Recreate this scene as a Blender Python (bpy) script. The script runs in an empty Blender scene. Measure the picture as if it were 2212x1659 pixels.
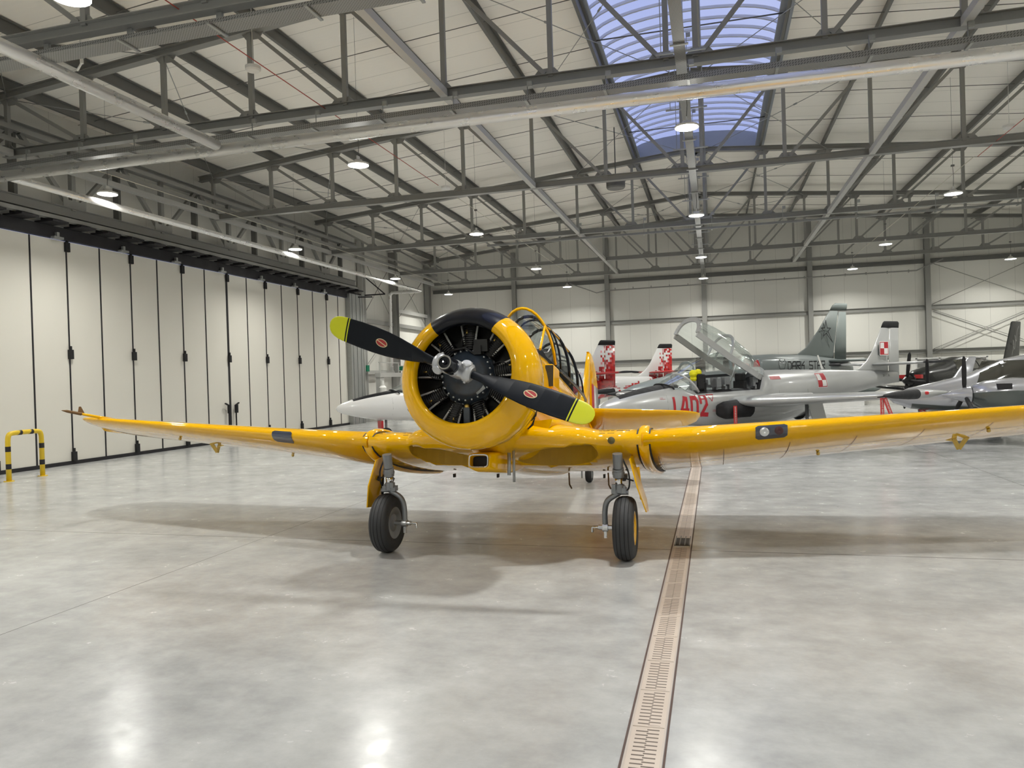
import bpy, math, random
from mathutils import Vector, Matrix
from math import sin, cos, pi, radians, sqrt, atan2
random.seed(7)
sc = bpy.context.scene
col = sc.collection

# ------------------------------------------------------------------ camera, world, exposure
YAW, PITCH, ROLL = 0.264651, -0.0071630, -0.0308796
f_ = Vector((-sin(YAW)*cos(PITCH), cos(YAW)*cos(PITCH), sin(PITCH)))
r_ = Vector((cos(YAW), sin(YAW), 0)); u_ = r_.cross(f_)
r2 = cos(ROLL)*r_ + sin(ROLL)*u_; u2 = -sin(ROLL)*r_ + cos(ROLL)*u_
cam = bpy.data.cameras.new('camera'); camo = bpy.data.objects.new('camera', cam); col.objects.link(camo)
camo.matrix_world = Matrix(((r2.x, u2.x, -f_.x, 0), (r2.y, u2.y, -f_.y, 0), (r2.z, u2.z, -f_.z, 2.0), (0, 0, 0, 1)))
cam.sensor_width = 36; cam.lens = 1610.9/2212*36; cam.clip_start = 0.05; cam.clip_end = 300
sc.camera = camo
sc.view_settings.view_transform = 'Standard'; sc.view_settings.look = 'None'
sc.view_settings.exposure = 0.0; sc.view_settings.gamma = 1; sc.view_settings.use_curve_mapping = False
LIGHT_W = 192.0                     # each high bay
LAMP_COL = (1.0, 0.985, 0.915)

def CF(right, fwd, z=0): return Vector((0.9652*right-0.2616*fwd, 0.2616*right+0.9652*fwd, z))

# ------------------------------------------------------------------ materials
class NT:
    def __init__(s, name):
        s.m = bpy.data.materials.new(name); s.m.use_nodes = True
        s.t = s.m.node_tree; s.t.nodes.clear()
        s.out = s.n('ShaderNodeOutputMaterial')
    def n(s, k, **kw):
        x = s.t.nodes.new(k)
        for a, b in kw.items(): setattr(x, a, b)
        return x
    def l(s, a, b): s.t.links.new(a, b)
    def math(s, op, a, b=None, c=None):
        x = s.n('ShaderNodeMath', operation=op)
        for i, v in enumerate((a, b, c)):
            if v is None: continue
            if isinstance(v, (int, float)): x.inputs[i].default_value = v
            else: s.l(v, x.inputs[i])
        return x.outputs[0]
    def mix(s, f, a, b):
        x = s.n('ShaderNodeMix', data_type='RGBA')
        for i, v in ((0, f), (6, a), (7, b)):
            if isinstance(v, (int, float)): x.inputs[i].default_value = v
            elif isinstance(v, tuple): x.inputs[i].default_value = (*v, 1)[:4]
            else: s.l(v, x.inputs[i])
        return x.outputs[2]
    def ramp(s, f, a, b, lo=0., hi=1.):
        x = s.n('ShaderNodeMapRange'); x.inputs[1].default_value = a; x.inputs[2].default_value = b
        x.inputs[3].default_value = lo; x.inputs[4].default_value = hi
        s.l(f, x.inputs[0]); return x.outputs[0]
    def coords(s, kind='Object', scale=(1, 1, 1)):
        c = s.n('ShaderNodeTexCoord'); mp = s.n('ShaderNodeMapping'); mp.inputs['Scale'].default_value = scale
        s.l(c.outputs[kind], mp.inputs[0]); return mp.outputs[0]
    def noise(s, vec, scale=5, detail=3, rough=.5):
        x = s.n('ShaderNodeTexNoise'); x.inputs['Scale'].default_value = scale
        x.inputs['Detail'].default_value = detail; x.inputs['Roughness'].default_value = rough
        s.l(vec, x.inputs['Vector']); return x.outputs[0]
    def sep(s, vec):
        x = s.n('ShaderNodeSeparateXYZ'); s.l(vec, x.inputs[0]); return x.outputs
    def bsdf(s, color=None, rough=.5, metal=0., **kw):
        b = s.n('ShaderNodeBsdfPrincipled'); b.inputs['Metallic'].default_value = metal
        for nm, v in (('Base Color', color), ('Roughness', rough)):
            if v is None: continue
            if isinstance(v, tuple): b.inputs[nm].default_value = (*v, 1)[:4]
            elif isinstance(v, (int, float)): b.inputs[nm].default_value = v
            else: s.l(v, b.inputs[nm])
        for k, v in kw.items():
            k = k.replace('_', ' ')
            if isinstance(v, (int, float, tuple)): b.inputs[k].default_value = v
            else: s.l(v, b.inputs[k])
        s.l(b.outputs[0], s.out.inputs[0]); return b
    def bump(s, h, strength=.2, dist=.01):
        x = s.n('ShaderNodeBump'); x.inputs['Strength'].default_value = strength; x.inputs['Distance'].default_value = dist
        s.l(h, x.inputs['Height']); return x.outputs[0]

def simple(name, c, rough=.5, metal=0., var=.08, scale=3., **kw):
    t = NT(name); v = t.coords(scale=(1, 1, 1)); nz = t.noise(v, scale, 4)
    d = tuple(x*(1-var) for x in c); e = tuple(min(1, x*(1+var)) for x in c)
    cc = t.mix(nz, d, e); rr = t.ramp(nz, .3, .7, rough*.88, min(1, rough*1.12))
    t.bsdf(cc, rr, metal, **kw); return t.m

M = {}
M['yellow'] = simple('yellow_paint', (.84, .45, .0), .3, var=.04, Coat_Weight=1., Coat_Roughness=.04, Coat_IOR=1.5, Specular_IOR_Level=.0)
M['yellow_in'] = simple('yellow_bay_paint', (.50, .30, .02), .45, var=.12)
M['black'] = simple('black_paint', (.005, .006, .010), .3, Coat_Weight=.5, Coat_Roughness=.04, Specular_IOR_Level=.1)
M['matblack'] = simple('matt_black', (.012, .013, .015), .55, scale=10)
M['blade'] = simple('propeller_black', (.006, .008, .011), .45, scale=8, Specular_IOR_Level=.16)
M['tipyellow'] = simple('tip_yellow', (.60, .62, .0), .4)
M['logocream'] = simple('logo_cream', (.62, .52, .30), .5)
M['logored'] = simple('logo_red', (.36, .02, .02), .5)
M['rubber'] = simple('tyre_rubber', (.028, .029, .031), .62, scale=12, var=.25)
M['groove'] = simple('tyre_groove', (.006, .006, .007), .8)
M['alu'] = simple('bare_aluminium', (.62, .63, .64), .28, 1., scale=9)
M['steelgrey'] = simple('strut_grey', (.23, .24, .25), .35, .5, scale=14)
M['chrome'] = simple('chrome', (.8, .8, .8), .08, 1.)
M['engine'] = simple('engine_black', (.010, .010, .010), .5, scale=20, var=.5)
M['gearcase'] = simple('gearcase_blue_grey', (.035, .048, .065), .32, scale=25, var=.35, Coat_Weight=.4)
M['rod'] = simple('pushrod_grey', (.78, .78, .75), .35, .2)
M['brass'] = simple('brass', (.55, .38, .10), .35, .9)
M['hose'] = simple('black_hose', (.01, .01, .01), .5)
M['steel'] = simple('painted_steel', (.265, .265, .25), .5, scale=2, var=.05)
M['steeldark'] = simple('purlin_steel', (.125, .125, .118), .42, scale=2)
M['steellight'] = simple('light_steel', (.46, .46, .44), .45, scale=2)
M['galv'] = simple('galvanised', (.36, .37, .36), .4, .55, scale=25, var=.2)
M['seam'] = simple('door_seal_black', (.012, .011, .014), .6)
M['doorpanel'] = simple('door_panel', (.74, .72, .65), .38, scale=.7, var=.025, Specular_IOR_Level=.5)
M['jetsilver'] = simple('jet_silver_paint', (.47, .48, .48), .33, .35, scale=2, var=.06, Coat_Weight=.3)
M['jetgrey'] = simple('jet_grey_paint', (.23, .26, .26), .33, .1, scale=1.5, var=.06, Coat_Weight=.3)
M['jetgreydark'] = simple('jet_dark_grey', (.15, .175, .17), .55, 0., scale=1.5)
M['white'] = simple('gloss_white', (.78, .78, .77), .25, var=.02, Coat_Weight=.8, Coat_Roughness=.05)
M['red'] = simple('red_paint', (.52, .018, .02), .32, var=.05, Coat_Weight=.4)
M['darkred'] = simple('number_red', (.42, .018, .028), .4)
M['cover'] = simple('black_cloth', (.01, .01, .011), .75, scale=8)
M['hivis'] = simple('hi_vis_yellow', (.78, .72, .0), .6)
M['black_gloss'] = simple('black_gloss', (.008, .009, .009), .3, Coat_Weight=.35, Coat_Roughness=.06, Specular_IOR_Level=.2)
M['silver_gloss'] = simple('silver_gloss', (.50, .51, .55), .2, .55, var=.03, Coat_Weight=1., Coat_Roughness=.05)
M['green_grey'] = simple('nacelle_grey', (.085, .10, .095), .25, .2, Coat_Weight=.6)
M['barrier'] = simple('barrier_yellow', (.75, .52, .02), .35)
M['lamprear'] = simple('dark_red_lamp', (.06, .02, .02), .15)
M['paper'] = simple('white_paper', (.75, .75, .73), .7)
M['exitgreen'] = simple('sign_green', (.0, .16, .08), .5)
M['wire'] = simple('cream_cable', (.62, .60, .50), .5)
M['wirered'] = simple('red_cable', (.42, .06, .04), .5)
M['whiteplastic'] = simple('white_plastic', (.70, .70, .67), .4)
M['brownline'] = simple('brown_seam', (.17, .09, .03), .6)
M['blueline'] = simple('blue_seam', (.03, .04, .14), .6)
M['skycurb'] = simple('skylight_curb', (.34, .37, .42), .5)
M['glazing'] = simple('glazing_bar_white', (.62, .64, .70), .5)
M['brownsteel'] = simple('brown_steel', (.16, .11, .05), .5)

def duct_mat():
    t = NT('foil_duct'); v = t.coords(scale=(1.2, 1.2, 2)); nz = t.noise(v, 3, 3, .5)
    b = t.bsdf((.80, .80, .79), t.ramp(nz, .3, .7, .22, .42), .75); t.l(t.bump(nz, .12, .01), b.inputs['Normal']); return t.m
M['duct'] = duct_mat()

def glass_mat(name, tint=(.9, .95, .95), mixf=.12, rough=.02, refl=(1, 1, 1)):
    t = NT(name); tr = t.n('ShaderNodeBsdfTransparent'); tr.inputs[0].default_value = (*tint, 1)
    gl = t.n('ShaderNodeBsdfGlossy'); gl.inputs['Roughness'].default_value = rough; gl.inputs[0].default_value = (*refl, 1)
    fr = t.n('ShaderNodeLayerWeight'); fr.inputs[0].default_value = .35
    mx = t.n('ShaderNodeMixShader'); fac = t.math('ADD', t.math('MULTIPLY', fr.outputs['Fresnel'], .38), mixf*.4)
    t.l(fac, mx.inputs[0]); t.l(tr.outputs[0], mx.inputs[1]); t.l(gl.outputs[0], mx.inputs[2]); t.l(mx.outputs[0], t.out.inputs[0])
    return t.m
M['glass'] = glass_mat('canopy_glass')
M['glassdark'] = glass_mat('tinted_glass', (.28, .28, .26), .25)
M['lampglass'] = glass_mat('lamp_glass', (.42, .45, .55), .3)
def skylight_mat():
    t = NT('skylight_polycarbonate'); tr = t.n('ShaderNodeBsdfTransparent'); tr.inputs[0].default_value = (.80, .82, .86, 1)
    df = t.n('ShaderNodeBsdfTranslucent'); df.inputs[0].default_value = (.7, .75, .85, 1)
    mx = t.n('ShaderNodeMixShader'); mx.inputs[0].default_value = .15
    t.l(tr.outputs[0], mx.inputs[1]); t.l(df.outputs[0], mx.inputs[2]); t.l(mx.outputs[0], t.out.inputs[0]); return t.m
M['skyglass'] = skylight_mat()
def emis(name, c, s):
    t = NT(name); e = t.n('ShaderNodeEmission'); e.inputs[0].default_value = (*c, 1); e.inputs[1].default_value = s
    t.l(e.outputs[0], t.out.inputs[0]); return t.m
M['led'] = emis('led_diffuser', (1, .98, .93), 14)

def floor_mat():
    t = NT('polished_concrete'); v = t.coords(scale=(1, 1, 1)); x, y, z = t.sep(v)
    wv = t.coords(scale=(1.0, 1.25, 1))
    n1 = t.noise(v, .55, 6, .62); n2 = t.noise(wv, 2.2, 9, .68); n3 = t.noise(v, 9, 6, .65)
    s = t.math('ADD', t.math('MULTIPLY', n1, .5), t.math('MULTIPLY', n2, .5))
    c = t.mix(t.ramp(s, .33, .63), (.315, .32, .318), (.545, .55, .542))
    c = t.mix(t.ramp(n3, .42, .75, 0, .30), c, (.35, .355, .35))
    # warm and cool clouds
    n4 = t.noise(v, .9, 3); c = t.mix(t.ramp(n4, .5, .8, 0, .25), c, (.53, .52, .485))
    # dark flecks
    vo = t.n('ShaderNodeTexVoronoi'); vo.inputs['Scale'].default_value = .8; t.l(v, vo.inputs['Vector'])
    fl = t.math('LESS_THAN', vo.outputs['Distance'], .013); c = t.mix(t.math('MULTIPLY', fl, .6), c, (.12, .11, .10))
    # saw cut joints every 8.1 m across and 8.0 m along
    def joint(q, off, per, w):
        a = t.math('ABSOLUTE', t.math('SUBTRACT', t.math('PINGPONG', t.math('SUBTRACT', q, off), per/2), 0))
        return t.math('LESS_THAN', a, w)
    j = t.math('MAXIMUM', joint(y, 8.63, 7.9, .011), joint(x, -5.79, 10.6, .006))
    c = t.mix(t.math('MULTIPLY', j, .75), c, (.10, .085, .085))
    rg = t.ramp(t.math('ADD', t.math('MULTIPLY', n2, .6), t.math('MULTIPLY', n3, .4)), .35, .65, .15, .29)
    b = t.bsdf(c, rg, 0., Specular_IOR_Level=.34)
    b.inputs['IOR'].default_value = 1.5
    hv = t.coords(scale=(1, 1, 1)); h = t.noise(hv, 3.0, 3)
    t.l(t.bump(h, .16, .01), b.inputs['Normal']); return t.m
M['floor'] = floor_mat()

def grate_mat():
    t = NT('drain_grate'); v = t.coords(); x, y, z = t.sep(v)
    def col_(ph, a, b):
        fy = t.math('FRACT', t.math('DIVIDE', t.math('ADD', y, ph), .045))
        sl = t.math('MULTIPLY', t.math('GREATER_THAN', fy, .36), t.math('LESS_THAN', fy, .66))
        return t.math('MULTIPLY', sl, t.math('MULTIPLY', t.math('GREATER_THAN', x, a), t.math('LESS_THAN', x, b)))
    fin = t.math('ABSOLUTE', y); inb = t.math('LESS_THAN', fin, .232)
    m = t.math('MULTIPLY', t.math('MAXIMUM', col_(10., -.064, .004), col_(10.0225, -.004, .064)), inb)
    nz = t.noise(v, 3, 4); base = t.mix(nz, (.50, .42, .35), (.62, .54, .47))
    c = t.mix(m, base, (.13, .10, .08)); b = t.bsdf(c, .42, .25)
    return t.m
M['grate'] = grate_mat()
M['drainframe'] = simple('drain_frame', (.50, .44, .39), .4, .3, scale=8)
M['rust'] = simple('drain_edge_dark', (.10, .065, .055), .8)

def panel_mat(name, ax, per, c, line, width=.012, rough=.45, corr=0.):
    t = NT(name); v = t.coords(); q = t.sep(v)[ax]
    fr = t.math('PINGPONG', q, per/2); ln = t.math('LESS_THAN', fr, width)
    nz = t.noise(v, .4, 3); base = t.mix(nz, tuple(k*.97 for k in c), tuple(min(1, k*1.03) for k in c))
    cc = t.mix(ln, base, line); b = t.bsdf(cc, rough, 0.)
    if corr:
        w = t.math('SINE', t.math('MULTIPLY', q, 2*pi/corr)); t.l(t.bump(w, .25, .004), b.inputs['Normal'])
    return t.m
M['ceil'] = panel_mat('roof_panel', 1, 1.0, (.93, .90, .825), (.52, .50, .46), .008, corr=.16)
M['wallx'] = panel_mat('wall_panel_across', 0, 1.18, (.70, .695, .65), (.42, .415, .39), .006)
M['wally'] = panel_mat('wall_panel_along', 1, 1.18, (.70, .695, .65), (.42, .415, .39), .006)

def camo_mat():
    t = NT('red_white_pixel_camouflage'); v = t.coords(); x, y, z = t.sep(v)
    cell = .095
    sn = t.n('ShaderNodeVectorMath', operation='SNAP'); t.l(v, sn.inputs[0]); sn.inputs[1].default_value = (cell, 50, cell)
    sx, sy, sz = t.sep(sn.outputs[0])
    w1 = t.n('ShaderNodeTexWhiteNoise'); t.l(sn.outputs[0], w1.inputs[0])
    n1 = t.noise(sn.outputs[0], 1.6, 2)
    # gradient: redder aft and low; the fin stays white toward its leading edge
    fing = t.math('SUBTRACT', t.math('MULTIPLY', t.math('SUBTRACT', sx, 10.5), .95), t.math('MULTIPLY', t.math('SUBTRACT', sz, 2.05), .42))
    dx = t.math('SUBTRACT', sx, 9.8)
    body = t.math('ADD', t.math('MULTIPLY', t.math('SUBTRACT', 1.55, sz), 2.2), t.math('MAXIMUM', t.math('MULTIPLY', dx, .9), t.math('MULTIPLY', dx, .33)))
    isf = t.math('GREATER_THAN', sz, 1.95)
    g = t.math('ADD', t.math('MULTIPLY', isf, t.math('SUBTRACT', fing, .42)), t.math('MULTIPLY', t.math('SUBTRACT', 1., isf), t.math('ADD', body, .12)))
    g = t.math('ADD', g, t.math('MULTIPLY', t.math('SUBTRACT', w1.outputs[0], .5), .75))
    g = t.math('ADD', g, t.math('SUBTRACT', n1, .5))
    red = t.math('GREATER_THAN', g, .22); pink = t.math('MULTIPLY', t.math('GREATER_THAN', g, .12), t.math('LESS_THAN', g, .22))
    dark = t.math('MULTIPLY', red, t.math('GREATER_THAN', w1.outputs[0], .82))
    c = t.mix(pink, (.78, .78, .77), (.68, .28, .30)); c = t.mix(red, c, (.60, .02, .02)); c = t.mix(dark, c, (.36, .008, .012))
    t.bsdf(c, .25, 0., Coat_Weight=.8, Coat_Roughness=.05); return t.m
M['camo'] = camo_mat()

def tray_mat():
    t = NT('perforated_tray'); v = t.coords(); x, y, z = t.sep(v)
    s1 = t.math('FRACT', t.math('DIVIDE', t.math('ADD', x, y), .05)); s2 = t.math('FRACT', t.math('DIVIDE', t.math('ADD', t.math('SUBTRACT', y, x), z), .045))
    hole = t.math('MULTIPLY', t.math('LESS_THAN', s1, .55), t.math('LESS_THAN', s2, .32))
    c = t.mix(hole, (.27, .275, .27), (.04, .04, .04)); t.bsdf(c, .4, .35); return t.m
M['tray'] = tray_mat()

w = bpy.data.worlds.new('dusk_sky'); sc.world = w; w.use_nodes = True; wt = w.node_tree; wt.nodes.clear()
bg = wt.nodes.new('ShaderNodeBackground'); wo = wt.nodes.new('ShaderNodeOutputWorld'); wt.links.new(bg.outputs[0], wo.inputs[0])
tc = wt.nodes.new('ShaderNodeTexCoord'); wn = wt.nodes.new('ShaderNodeTexNoise'); wn.inputs['Scale'].default_value = 2.6; wn.inputs['Detail'].default_value = 3
wt.links.new(tc.outputs['Generated'], wn.inputs['Vector'])
wm = wt.nodes.new('ShaderNodeMix'); wm.data_type = 'RGBA'; wr = wt.nodes.new('ShaderNodeMapRange'); wr.inputs[1].default_value = .42; wr.inputs[2].default_value = .62
wt.links.new(wn.outputs[0], wr.inputs[0]); wt.links.new(wr.outputs[0], wm.inputs[0])
wm.inputs[6].default_value = (.40, .46, .78, 1); wm.inputs[7].default_value = (.66, .70, .92, 1)
wt.links.new(wm.outputs[2], bg.inputs[0]); bg.inputs[1].default_value = 1.2

# ------------------------------------------------------------------ mesh helpers
def V(*a): return Vector(a)
class MB:
    def __init__(s): s.v = []; s.f = []; s.mi = []; s.sm = []
    def add(s, vs, fs, mi=0, smooth=False):
        o = len(s.v); s.v += [tuple(q) for q in vs]
        for f in fs: s.f.append(tuple(o+i for i in f)); s.mi.append(mi); s.sm.append(smooth)
        return s
    def hexa(s, p, mi=0):       # 8 points: bottom ring 0-3, top ring 4-7
        return s.add(p, [(3, 2, 1, 0), (4, 5, 6, 7), (0, 1, 5, 4), (1, 2, 6, 5), (2, 3, 7, 6), (3, 0, 4, 7)], mi)
    def box(s, c, d, mi=0, rot=None):
        c = Vector(c); h = Vector(d)/2; P = []
        for z in (-1, 1):
            for x, y in ((-1, -1), (1, -1), (1, 1), (-1, 1)):
                q = Vector((x*h.x, y*h.y, z*h.z))
                if rot is not None: q = rot @ q
                P.append(c+q)
        return s.hexa(P, mi)
    def beam(s, a, b, w, h, mi=0, up=(0, 0, 1)):
        a = Vector(a); b = Vector(b); d = (b-a).normalized(); up = Vector(up)
        if abs(d.dot(up)) > .999: up = Vector((0, 1, 0))
        x = d.cross(up).normalized(); y = x.cross(d)
        P = []
        for p in (a, b):
            for i, j in ((-1, -1), (1, -1), (1, 1), (-1, 1)): P.append(p+x*(i*w/2)+y*(j*h/2))
        return s.add(P, [(0, 1, 2, 3), (7, 6, 5, 4), (0, 4, 5, 1), (1, 5, 6, 2), (2, 6, 7, 3), (3, 7, 4, 0)], mi)
    def prof(s, a, b, pts, mi=0, up=(0, 0, 1), smooth=False):    # extrude closed 2D profile from a to b
        a = Vector(a); b = Vector(b); d = (b-a).normalized(); up = Vector(up)
        if abs(d.dot(up)) > .999: up = Vector((0, 1, 0))
        x = d.cross(up).normalized(); y = x.cross(d); n = len(pts)
        P = [p+x*q[0]+y*q[1] for p in (a, b) for q in pts]
        s.add(P, [tuple(range(n))[::-1], tuple(range(n, 2*n))] + [(i, (i+1) % n, n+(i+1) % n, n+i) for i in range(n)], mi, smooth)
        return s
    def hbeam(s, a, b, w, h, tf=.014, tw=.010, mi=0, up=(0, 0, 1)):
        W, H = w/2, h/2
        pts = [(-W, -H), (W, -H), (W, -H+tf), (tw, -H+tf), (tw, H-tf), (W, H-tf), (W, H), (-W, H), (-W, H-tf), (-tw, H-tf), (-tw, -H+tf), (-W, -H+tf)]
        return s.prof(a, b, pts, mi, up)
    def tube(s, pts, r, seg=10, mi=0, closed=False, caps=True, smooth=True):
        pts = [Vector(p) for p in pts]; n = len(pts); R = r if isinstance(r, (list, tuple)) else [r]*n
        rings = []; prev = None
        for i, p in enumerate(pts):
            if closed: d = (pts[(i+1) % n]-pts[i-1])
            elif i == 0: d = pts[1]-p
            elif i == n-1: d = p-pts[i-1]
            else: d = (pts[i+1]-p).normalized()+(p-pts[i-1]).normalized()
            d = d.normalized() if d.length > 1e-9 else Vector((0, 0, 1))
            if prev is None:
                a = Vector((0, 0, 1)) if abs(d.z) < .9 else Vector((1, 0, 0)); x = d.cross(a).normalized()
            else: x = (prev-d*prev.dot(d)).normalized()
            prev = x; y = d.cross(x)
            rings.append([p+(x*cos(2*pi*k/seg)+y*sin(2*pi*k/seg))*R[i] for k in range(seg)])
        s.loft(rings, mi, caps and not closed, smooth, closed)
        return s
    def loft(s, rings, mi=0, caps=True, smooth=True, closed=False, open_ring=False):
        n = len(rings[0]); P = [q for r in rings for q in r]; F = []; m = len(rings)
        for i in range(m if closed else m-1):
            j = (i+1) % m
            for k in range(n-1 if open_ring else n):
                F.append((i*n+k, i*n+(k+1) % n, j*n+(k+1) % n, j*n+k))
        s.add(P, F, mi, smooth)
        if caps:
            s.add(rings[0], [tuple(range(n))[::-1]], mi); s.add(rings[-1], [tuple(range(n))], mi)
        return s
    def lathe(s, prof, o, ax, seg=32, mi=0, smooth=True, mif=None, caps=False):  # prof: (along, radius)
        o = Vector(o); ax = Vector(ax).normalized(); a = Vector((0, 0, 1)) if abs(ax.z) < .9 else Vector((1, 0, 0))
        x = ax.cross(a).normalized(); y = ax.cross(x); rings = []
        for d, r in prof: rings.append([o+ax*d+(x*cos(2*pi*k/seg)+y*sin(2*pi*k/seg))*r for k in range(seg)])
        for i in range(len(rings)-1): s.loft(rings[i:i+2], mi if mif is None else mif(i), False, smooth)
        if caps: s.add(rings[0], [tuple(range(seg))], mi); s.add(rings[-1], [tuple(range(seg))[::-1]], mi)
        return s
    def xf(s, mtx): s.v = [tuple(mtx @ Vector(q)) for q in s.v]; return s
    def build(s, name, mats, parent=None, loc=None, bevel=0, sub=0, fix=True):
        me = bpy.data.meshes.new(name); me.from_pydata(s.v, [], s.f)
        if not isinstance(mats, (list, tuple)): mats = [mats]
        for q in mats: me.materials.append(M[q] if isinstance(q, str) else q)
        me.polygons.foreach_set('material_index', s.mi); me.polygons.foreach_set('use_smooth', s.sm)
        if fix:
            import bmesh
            bm = bmesh.new(); bm.from_mesh(me); bmesh.ops.remove_doubles(bm, verts=bm.verts, dist=1e-5)
            bmesh.ops.recalc_face_normals(bm, faces=bm.faces); bm.to_mesh(me); bm.free()
        me.update()
        o = bpy.data.objects.new(name, me); col.objects.link(o)
        if parent: o.parent = parent
        if loc: o.location = loc
        if bevel:
            b = o.modifiers.new('bevel', 'BEVEL'); b.width = bevel; b.segments = 2; b.limit_method = 'ANGLE'
        if sub:
            b = o.modifiers.new('sub', 'SUBSURF'); b.levels = sub; b.render_levels = sub
        return o
def tag(o, label=None, cat=None, group=None, kind=None):
    if label: o['label'] = label
    if cat: o['category'] = cat
    if group: o['group'] = group
    if kind: o['kind'] = kind
    return o
def empty(name, loc=(0, 0, 0), rz=0, label=None, cat=None, group=None):
    o = bpy.data.objects.new(name, None); o.empty_display_size = .2; col.objects.link(o); o.location = loc; o.rotation_euler = (0, 0, rz)
    return tag(o, label, cat, group)
def copy_tree(o, parent=None):
    c = o.copy(); col.objects.link(c); c.parent = parent
    for ch in list(o.children): copy_tree(ch, c)
    return c
def text_verts(txt, size, extr=0.):      # mesh of the built-in font: verts in 2D, centred at left baseline
    cu = bpy.data.curves.new('t', 'FONT'); cu.body = txt; cu.size = size; cu.resolution_u = 2
    o = bpy.data.objects.new('t', cu); col.objects.link(o)
    dg = bpy.context.evaluated_depsgraph_get(); me = bpy.data.meshes.new_from_object(o.evaluated_get(dg))
    vs = [tuple(q.co) for q in me.vertices]; fs = [tuple(p.vertices) for p in me.polygons]
    bpy.data.objects.remove(o); bpy.data.curves.remove(cu); bpy.data.meshes.remove(me)
    return vs, fs
def strokes(lines, wd):      # 2D polylines -> quads subdivided
    vs = []; fs = []
    for pl in lines:
        for a, b in zip(pl[:-1], pl[1:]):
            a = Vector(a); b = Vector(b); d = (b-a).normalized(); nrm = Vector((-d.y, d.x))*wd/2
            L = (b-a).length; a2 = a-d*wd*.45; b2 = b+d*wd*.45; k = max(1, int((L+wd)/.08))
            for i in range(k):
                p = a2.lerp(b2, i/k); q = a2.lerp(b2, (i+1)/k); o = len(vs)
                vs += [p-nrm, q-nrm, q+nrm, p+nrm]; fs.append((o, o+1, o+2, o+3))
    return [(q.x, q.y) for q in vs], fs
def decal(mb, vs, fs, fn, mi=0): mb.add([fn(q[0], q[1]) for q in vs], fs, mi); return mb
FONT = {'1': [[(.5, 0), (.42, 1.4)]], '4': [[(.45, 1.4), (.0, .45), (1, .42)], [(.8, .95), (.82, 0)], [(.45, 1.4), (.8, 1.35), (.8, .95)]],
        '0': [[(.05, 0), (.05, 1.4), (.75, 1.4), (.95, 1.1), (.95, .3), (.75, 0), (.05, 0)]],
        '2': [[(0, 1.05), (.0, 1.4), (.85, 1.4), (.9, .85), (0.05, .05), (1, 0)]],
        'D': [[(0, 1), (.7, 1), (1, .7), (1, .3), (.7, 0), (.0, 0)], [(.0, .72), (0, 0)]], 'A': [[(0, 0), (.0, .75), (.3, 1), (1, 1), (1, 0)], [(0, .45), (1, .45)]],
        'R': [[(0, 0), (0, 1), (1, 1), (1, .5), (.2, .5), (1, 0)]], 'K': [[(0, 0), (0, 1)], [(1, 1), (.25, .5), (1, .5), (1, 0)]],
        'S': [[(1, 1), (0, 1), (0, .55), (1, .45), (1, 0), (0, 0)]], 'T': [[(0, 1), (1, 1)], [(.5, 1), (.5, 0)]]}
def superring(x, hw, top, bot, n=2., zc=0., cy=0., seg=32):   # returns points in plane x=const (x aft, y lateral, z up)
    P = []
    for k in range(seg):
        a = 2*pi*k/seg; c, s = cos(a), sin(a)
        yy = hw*math.copysign(abs(c)**(2/n), c); zz = (top-zc if s > 0 else zc-bot)*math.copysign(abs(s)**(2/n), s)
        P.append((x, cy+yy, zc+zz))
    return P
def airfoil(n=14, t=.15):
    xs = [(1-cos(pi*i/n))/2 for i in range(n+1)]
    def th(x): return 5*t*(.2969*sqrt(x)-.126*x-.3516*x*x+.2843*x**3-.1036*x**4)
    return [(x, th(x)*1.08) for x in xs[::-1]] + [(x, -th(x)*.92) for x in xs[1:-1]]
def catmull(pts, n=6):
    pts = [Vector(p) for p in pts]; P = [pts[0]*2-pts[1]]+pts+[pts[-1]*2-pts[-2]]; out = []
    for i in range(1, len(P)-2):
        for k in range(n):
            t = k/n; a, b, c, d = P[i-1:i+3]
            out.append(.5*((2*b)+(c-a)*t+(2*a-5*b+4*c-d)*t*t+(3*b-a-3*c+d)*t**3))
    return out+[pts[-1]]

# ------------------------------------------------------------------ the hall
XL, XR, YB, YF = -17.40, 16.55, 44.6, -14.0
RX = -.43                                 # ridge
def zch(x): return 9.30+.088*(16.32-abs(x-RX))      # underside of top chord
def zrf(x): return zch(x)+.18+.28                     # underside of roof sheet
def struct(name, mb, mat, parent=None, **k):
    o = mb.build(name, mat, parent, **k)
    if not parent: o['kind'] = 'structure'
    return o
m = MB(); m.box(((XL+XR)/2, (YB+YF)/2, -.15), (XR-XL+1, YB-YF+1, .3)); struct('floor', m, 'floor')
# roof: two slopes with the long skylight opening left free
SKY0, SKY1, SX0, SX1 = -6.0, 31.6, -2.98, 2.12
def slope(m, xa, xb, ya, yb, th=.12):
    P = [(xa, ya, zrf(xa)), (xb, ya, zrf(xb)), (xb, yb, zrf(xb)), (xa, yb, zrf(xa))]
    m.hexa(P+[(p[0], p[1], p[2]+th) for p in P])
m = MB()
slope(m, XL-.2, SX0, YF, YB, .12); slope(m, SX1, XR+.2, YF, YB, .12)
slope(m, SX0, RX, SKY1, YB); slope(m, RX, SX1, SKY1, YB); slope(m, SX0, RX, YF, SKY0); slope(m, RX, SX1, YF, SKY0)
struct('ceiling', m, 'ceil')
def gable(m, y, th):
    n = [(XL, 0), (XR, 0), (XR, zrf(XR)+.1), (RX, zrf(RX)+.1), (XL, zrf(XL)+.1)]
    m.add([(a, y, b) for a, b in n]+[(a, y+th, b) for a, b in n], [(4, 3, 2, 1, 0), (5, 6, 7, 8, 9)]+[(i, (i+1) % 5, 5+(i+1) % 5, 5+i) for i in range(5)])
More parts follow.
